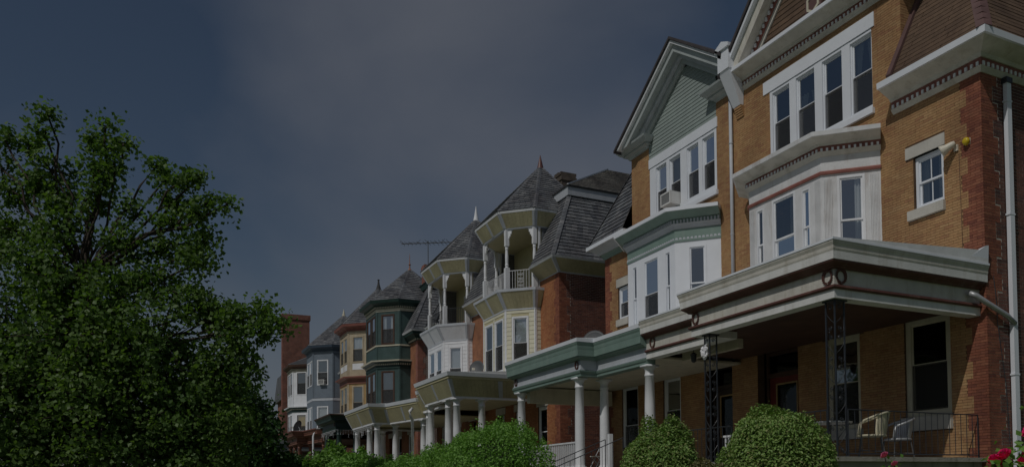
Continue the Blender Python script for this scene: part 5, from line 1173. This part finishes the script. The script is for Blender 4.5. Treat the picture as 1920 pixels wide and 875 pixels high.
# ------------------------------------------------------------------ small things
def T_(name, loc, label, cat, group=None): return thing(name, loc, label, cat, group)
def put(T, name, mb, mat, smooth=False): return link(name, mb, mat, T, smooth)
def dish(loc, r, aim, label, mat, group='satellite dishes'):
    T = T_('satellite_dish', loc, label, 'satellite dish', group); c = Vector(loc)+Vector((0, 0, .45+r*.4)); d = Vector(aim).normalized(); a = d.orthogonal().normalized(); b = d.cross(a); mb = MB(); rings = []
    for k in range(7): t = k/6; rings.append([c+(a*math.cos(q)+b*math.sin(q)*1.06)*r*max(t, .02)+d*(.16*r*t*t) for q in np.linspace(0, 2*math.pi, 28, endpoint=False)])
    rings += [[p-d*.02 for p in ring] for ring in rings[::-1]]
    mb.loft(rings, True, True); put(T, 'reflector', mb, mat, True)
    mb = MB(); f = c+d*r*1.05-Vector((0, 0, r*.55)); mb.tube([c-Vector((0, 0, r*.95)), f], .018, 6); put(T, 'feed_arm', mb, 'grey_metal')
    mb = MB(); mb.box(f-Vector((.05, .05, .04)), f+Vector((.05, .05, .06))); put(T, 'feed_horn', mb, 'lamp_white')
    mb = MB(); L = Vector(loc); mb.tube([c-d*.05, c-d*.18-Vector((0, 0, .15)), L+Vector((0, 0, .05)), L], [.03, .03, .03, .03], 8); mb.box(L-Vector((.16, .16, .0)), L+Vector((.16, .16, .03))); put(T, 'mast', mb, 'white')
dish((-37.35, 13.55, 6.5), .36, (.62, -.7, .3), 'grey satellite dish on the yellow porch roof before the yellow bay', 'dish_grey')
dish((-28.2, 14.9, 6.36), .46, (.62, -.65, .3), 'dark grey satellite dish peeking over the green porch roof', 'dish_grey')
dish((-72.3, 10.9, 5.98), .5, (-.5, -.6, .3), 'black satellite dish on the rust coloured porch roof', 'dish_black')

def air_conditioner(face, a, z, label, out=.42):
    p = face.pt(a, out, z); T = T_('air_conditioner', face.pt(a, .2, z), label, 'air conditioner', 'window air conditioners')
    mb = MB(); face.box(mb, a-.3, a+.3, -.12, out-.02, z, z+.42); put(T, 'case', mb, 'ac_case')
    mb = MB(); face.frame(mb, a-.305, a+.305, out-.04, out, z-.005, z+.425, .05); put(T, 'front_frame', mb, 'ac_case')
    mb = MB()
    for k in range(12): face.box(mb, a-.25, a+.25, out-.03, out-.012, z+.055+k*.027, z+.055+k*.027+.014)
    tag(put(T, 'grille', mb, 'ac_grille'), kind='stuff')
    mb = MB()
    for k in range(5): face.box(mb, a+.301, a+.306, .05+k*.05, .08+k*.05, z+.12, z+.32)
    tag(put(T, 'side_louvres', mb, 'ac_grille'), kind='stuff')
air_conditioner(frB, 3.46, 11.02, 'white air conditioner in the attic window below the green gable')
fg = G_.face((4.6+1.55, 13.3), (4.6+2.9, 14.8)); air_conditioner(fg, fg.L*.5, 10.95, 'white air conditioner in the blue turret window', .3)

# horn shaped floodlight and yellow alarm bell on house A's front wall
p = frA.pt(7.86, .0, 8.98); T = T_('security_light', p, 'cream horn shaped lamp on the brick wall beside the small window', 'lamp')
mb = MB(); mb.lathe((p.x, p.y-.0, p.z-.07), [(.05, 0), (.05, .13)], 12); mb.box((p.x-.05, p.y-.05, p.z-.07), (p.x+.05, p.y, p.z+.07)); put(T, 'bracket', mb, 'lamp_white')
mb = MB(); ax = Vector((-.75, -.45, -.42)).normalized(); a = ax.orthogonal().normalized(); b = ax.cross(a); o = p+Vector((-.02, -.12, .07))
prof = [(.05, -.06), (.07, .0), (.085, .12), (.12, .22), (.135, .27), (.12, .268), (.08, .15), (.05, .05)]
mb.loft([[o+ax*t+(a*math.cos(q)+b*math.sin(q))*r for q in np.linspace(0, 2*math.pi, 16, endpoint=False)] for r, t in prof], True, True); put(T, 'horn', mb, 'lamp_white', True)
mb = MB(); mb.lathe(tuple(o+ax*.12-Vector((0, 0, .03))), [(.02, 0), (.04, .03), (.02, .07)], 10); put(T, 'bulb', mb, 'yellow_plastic')
p = frA.pt(8.15, 0, 9.02); T = T_('alarm_bell', p, 'small yellow alarm bell on the red quoin', 'alarm')
mb = MB(); mb.loft([[p+Vector((r*math.cos(q), -t, r*math.sin(q))) for q in np.linspace(0, 2*math.pi, 18, endpoint=False)] for r, t in ((.05, .0), (.06, .03), (.085, .04), (.085, .08), (.07, .11), (.03, .125))], True, True); put(T, 'dome', mb, 'yellow_plastic', True)
mb = MB(); mb.box(p+Vector((-.07, -.012, -.07)), p+Vector((.07, 0, .07))); put(T, 'back_plate', mb, 'lamp_white')

# television antenna on house E's chimney
p = E_.pt(6.65, 17.25, 17.0); T = T_('tv_antenna', p, 'thin metal television antenna on the brick chimney', 'antenna')
mb = MB(); mb.tube([p, p+Vector((0, 0, 1.75))], .03, 6); put(T, 'mast', mb, 'tube_wire')
u = Vector((.55, .83, 0)).normalized(); w = Vector((-.83, .55, .0)); c = p+Vector((0, 0, 1.6)); mb = MB(); mb.tube([c-u*1.9, c+u*1.7], .028, 6); put(T, 'boom', mb, 'tube_wire')
for k in range(12):
    t = -1.7+k*.29; L = .35+.05*abs(k-3); q = c+u*t; mb = MB(); mb.tube([q-w*L-u*.15*(k < 5)*1, q, q+w*L-u*.15*(k < 5)*1], .014, 4)
    mb.tube([q-Vector((0, 0, .02)), q+Vector((0, 0, .28 if k % 3 == 0 else .08))+u*.3*(1 if k % 2 else -1)], .012, 4); put(T, 'element', mb, 'tube_wire')

# porch furniture of house A
def chair(loc, yaw, label, mat, sc=1.0):
    T = T_('porch_chair', loc, label, 'chair', 'porch chairs'); Rz = Matrix.Rotation(yaw, 3, 'Z'); G = lambda x, y, z: Vector(loc)+Rz@Vector((x, y, z))*sc
    mb = MB(); arc = [G(.30*math.cos(t), .02-.28*math.sin(t)*1.0+.0, .44) for t in np.linspace(0, 2*math.pi, 24)]; mb.tube(arc, .022, 7); put(T, 'seat_rim', mb, mat)
    mb = MB(); n = 24; mb.add([G(.29*math.cos(2*math.pi*k/n), .02+.27*math.sin(2*math.pi*k/n), .435+zz) for zz in (0, .03) for k in range(n)], [tuple(range(n))[::-1], tuple(range(n, 2*n))]+[(k, (k+1) % n, n+(k+1) % n, n+k) for k in range(n)]); put(T, 'seat', mb, mat)
    # barrel back: hoop falling to the arms, woven staves
    hoop = lambda t: G(.34*math.sin(t), .05+.33*math.cos(t), .66+.26*(.5+.5*math.cos(t))**.8)
    mb = MB(); mb.tube([hoop(t) for t in np.linspace(-2.35, 2.35, 30)]+[G(.27, -.24, .45)], .026, 8); mb.tube([hoop(-2.35), G(-.27, -.24, .45)], .026, 8); put(T, 'back_hoop', mb, mat, True)
    for t in np.linspace(-1.25, 1.25, 17):
        m = MB(); q = hoop(t); e = G(.27*math.sin(t), .03+.26*math.cos(t), .46); d = (hoop(t+.07)-hoop(t-.07))*.36; m.hexa([e-d*.8, e+d*.8, q+d, q-d]+[v+(G(0, 1, 0)-G(0, 0, 0))*.012 for v in (e-d*.8, e+d*.8, q+d, q-d)]); put(T, 'stave', m, mat)
    for x, y in ((.22, .2), (-.22, .2), (.22, -.18), (-.22, -.18)):
        m = MB(); m.tube([G(x, y, .44), G(x*1.25, y*1.3, 0.01)], .014, 6); put(T, 'leg', m, 'tube_wire')
    m = MB(); m.tube([G(.25, .24, .12), G(-.25, -.22, .16)], .008, 5); m.tube([G(-.25, .24, .12), G(.25, -.22, .16)], .008, 5); put(T, 'brace', m, 'tube_wire')
chair((-12.55, 12.95, 2.1), -.75, 'cream wicker barrel chair on the near porch', 'wicker'); chair((-13.1, 14.3, 2.1), -.3, 'pale grey barrel chair behind the cream one on the porch', 'grey_metal', .95)
loc = (-12.95, 12.25, 2.1); T = T_('patio_table', loc, 'round wire patio table behind the iron porch post', 'table'); L = Vector(loc)
mb = MB(); mb.lathe(loc, [(.0, .70), (.42, .70), (.44, .71), (.44, .73), (.0, .735)], 28, False); put(T, 'table_top', mb, 'grey_metal')
for k in range(4):
    t = math.pi/4+k*math.pi/2; c, s = math.cos(t), math.sin(t); m = MB(); m.tube([L+Vector((c*.38, s*.38, .70)), L+Vector((c*.16, s*.16, .42)), L+Vector((c*.14, s*.14, .3)), L+Vector((c*.36, s*.36, 0))], .012, 6); put(T, 'leg', m, 'tube_wire')
# folded chair on porch B
loc = (-24.3, 12.95, 2.1); T = T_('folding_chair', loc, 'grey folding chair on the green trimmed porch', 'chair', 'porch chairs'); L = Vector(loc); G = lambda x, y, z: L+Vector((x, y, z))
for x in (-.2, .2):
    m = MB(); m.tube([G(x, -.25, 0), G(x, .2, .82)], .013, 6); put(T, 'back_leg', m, 'grey_metal'); m = MB(); m.tube([G(x, .28, 0), G(x, -.2, .46)], .013, 6); put(T, 'front_leg', m, 'grey_metal')
m = MB(); m.hexa([G(-.2, -.22, .43), G(.2, -.22, .43), G(.2, .15, .43), G(-.2, .15, .43), G(-.2, -.22, .45), G(.2, -.22, .45), G(.2, .15, .45), G(-.2, .15, .45)]); put(T, 'seat', m, 'lamp_white')
m = MB(); m.hexa([G(-.2, .1, .6), G(.2, .1, .6), G(.2, .2, .8), G(-.2, .2, .8), G(-.2, .12, .6), G(.2, .12, .6), G(.2, .22, .8), G(-.2, .22, .8)]); put(T, 'backrest', m, 'lamp_white')

# hanging lantern, tied plastic bag, hanging lights
p = A.pt(1.55, 13.0, 5.30); T = T_('porch_lantern', p, 'small black lantern under the porch ceiling', 'lantern')
mb = MB(); mb.tube([p, p-Vector((0, 0, .16))], .01, 6); mb.lathe((p.x, p.y, p.z-.42), [(.03, 0), (.065, .03), (.08, .2), (.1, .215), (.03, .27), (.01, .28)], 6); put(T, 'lantern_body', mb, 'black_iron')
mb = MB(); mb.lathe((p.x, p.y, p.z-.36), [(.02, 0), (.04, .05), (.03, .11), (.01, .13)], 8); put(T, 'bulb', mb, 'lamp_white')
p = A.pt(3.98, 11.64, 4.72); T = T_('plastic_bag', p, 'crumpled white plastic bag tied to the left iron post', 'bag')
mb = MB(); rings = []
for i in range(9):
    t = i/8; r = .085*math.sin(math.pi*min(1, t*.85+.12))+.012; rings.append([p+Vector((r*math.cos(q)*random.uniform(.5, 1.4), r*math.sin(q)*random.uniform(.5, 1.4), .13-.3*t+random.uniform(-.02, .02))) for q in np.linspace(0, 2*math.pi, 12, endpoint=False)])
mb.loft(rings, True, True); put(T, 'bag_body', mb, 'plastic_bag'); mb = MB(); mb.tube([p+Vector((0, 0, .12)), p+Vector((.04, .05, .2)), p+Vector((-.05, .03, .16))], .012, 5); put(T, 'knot', mb, 'plastic_bag')
def icicles(h, path, z, label):
    c = h.pt(*path[0], z); T = T_('icicle_lights', c, label, 'string lights', 'icicle light strings'); mb = MB(); mw = MB(); pts = []
    for a, b in zip(path, path[1:]):
        n = int(math.hypot(b[0]-a[0], b[1]-a[1])/.16)
        for k in range(n):
            t = k/n; q = h.pt(a[0]+(b[0]-a[0])*t, a[1]+(b[1]-a[1])*t, z); pts.append(q); L = random.choice((.15, .3, .45, .25)); mw.tube([q, q-Vector((0, 0, L))], .004, 4)
            for j in range(int(L/.09)+1): e = q-Vector((random.uniform(-.02, .02), 0, j*.09)); mb.lathe((e.x, e.y, e.z-.03), [(.004, 0), (.014, .015), (.004, .04)], 5)
    mw.tube(pts, .006, 4); put(T, 'wires', mw, 'white'); tag(put(T, 'bulbs', mb, 'white_clean'), kind='stuff')
icicles(E_, [(3.6, 10.66), (8.24, 10.66), (8.24, 13)], 5.33, 'white icicle lights hanging from the dark green porch')
icicles(D_, [(4.3, 10.8), (9.0, 10.8)], 5.03, 'white icicle lights hanging under the yellow porch end')
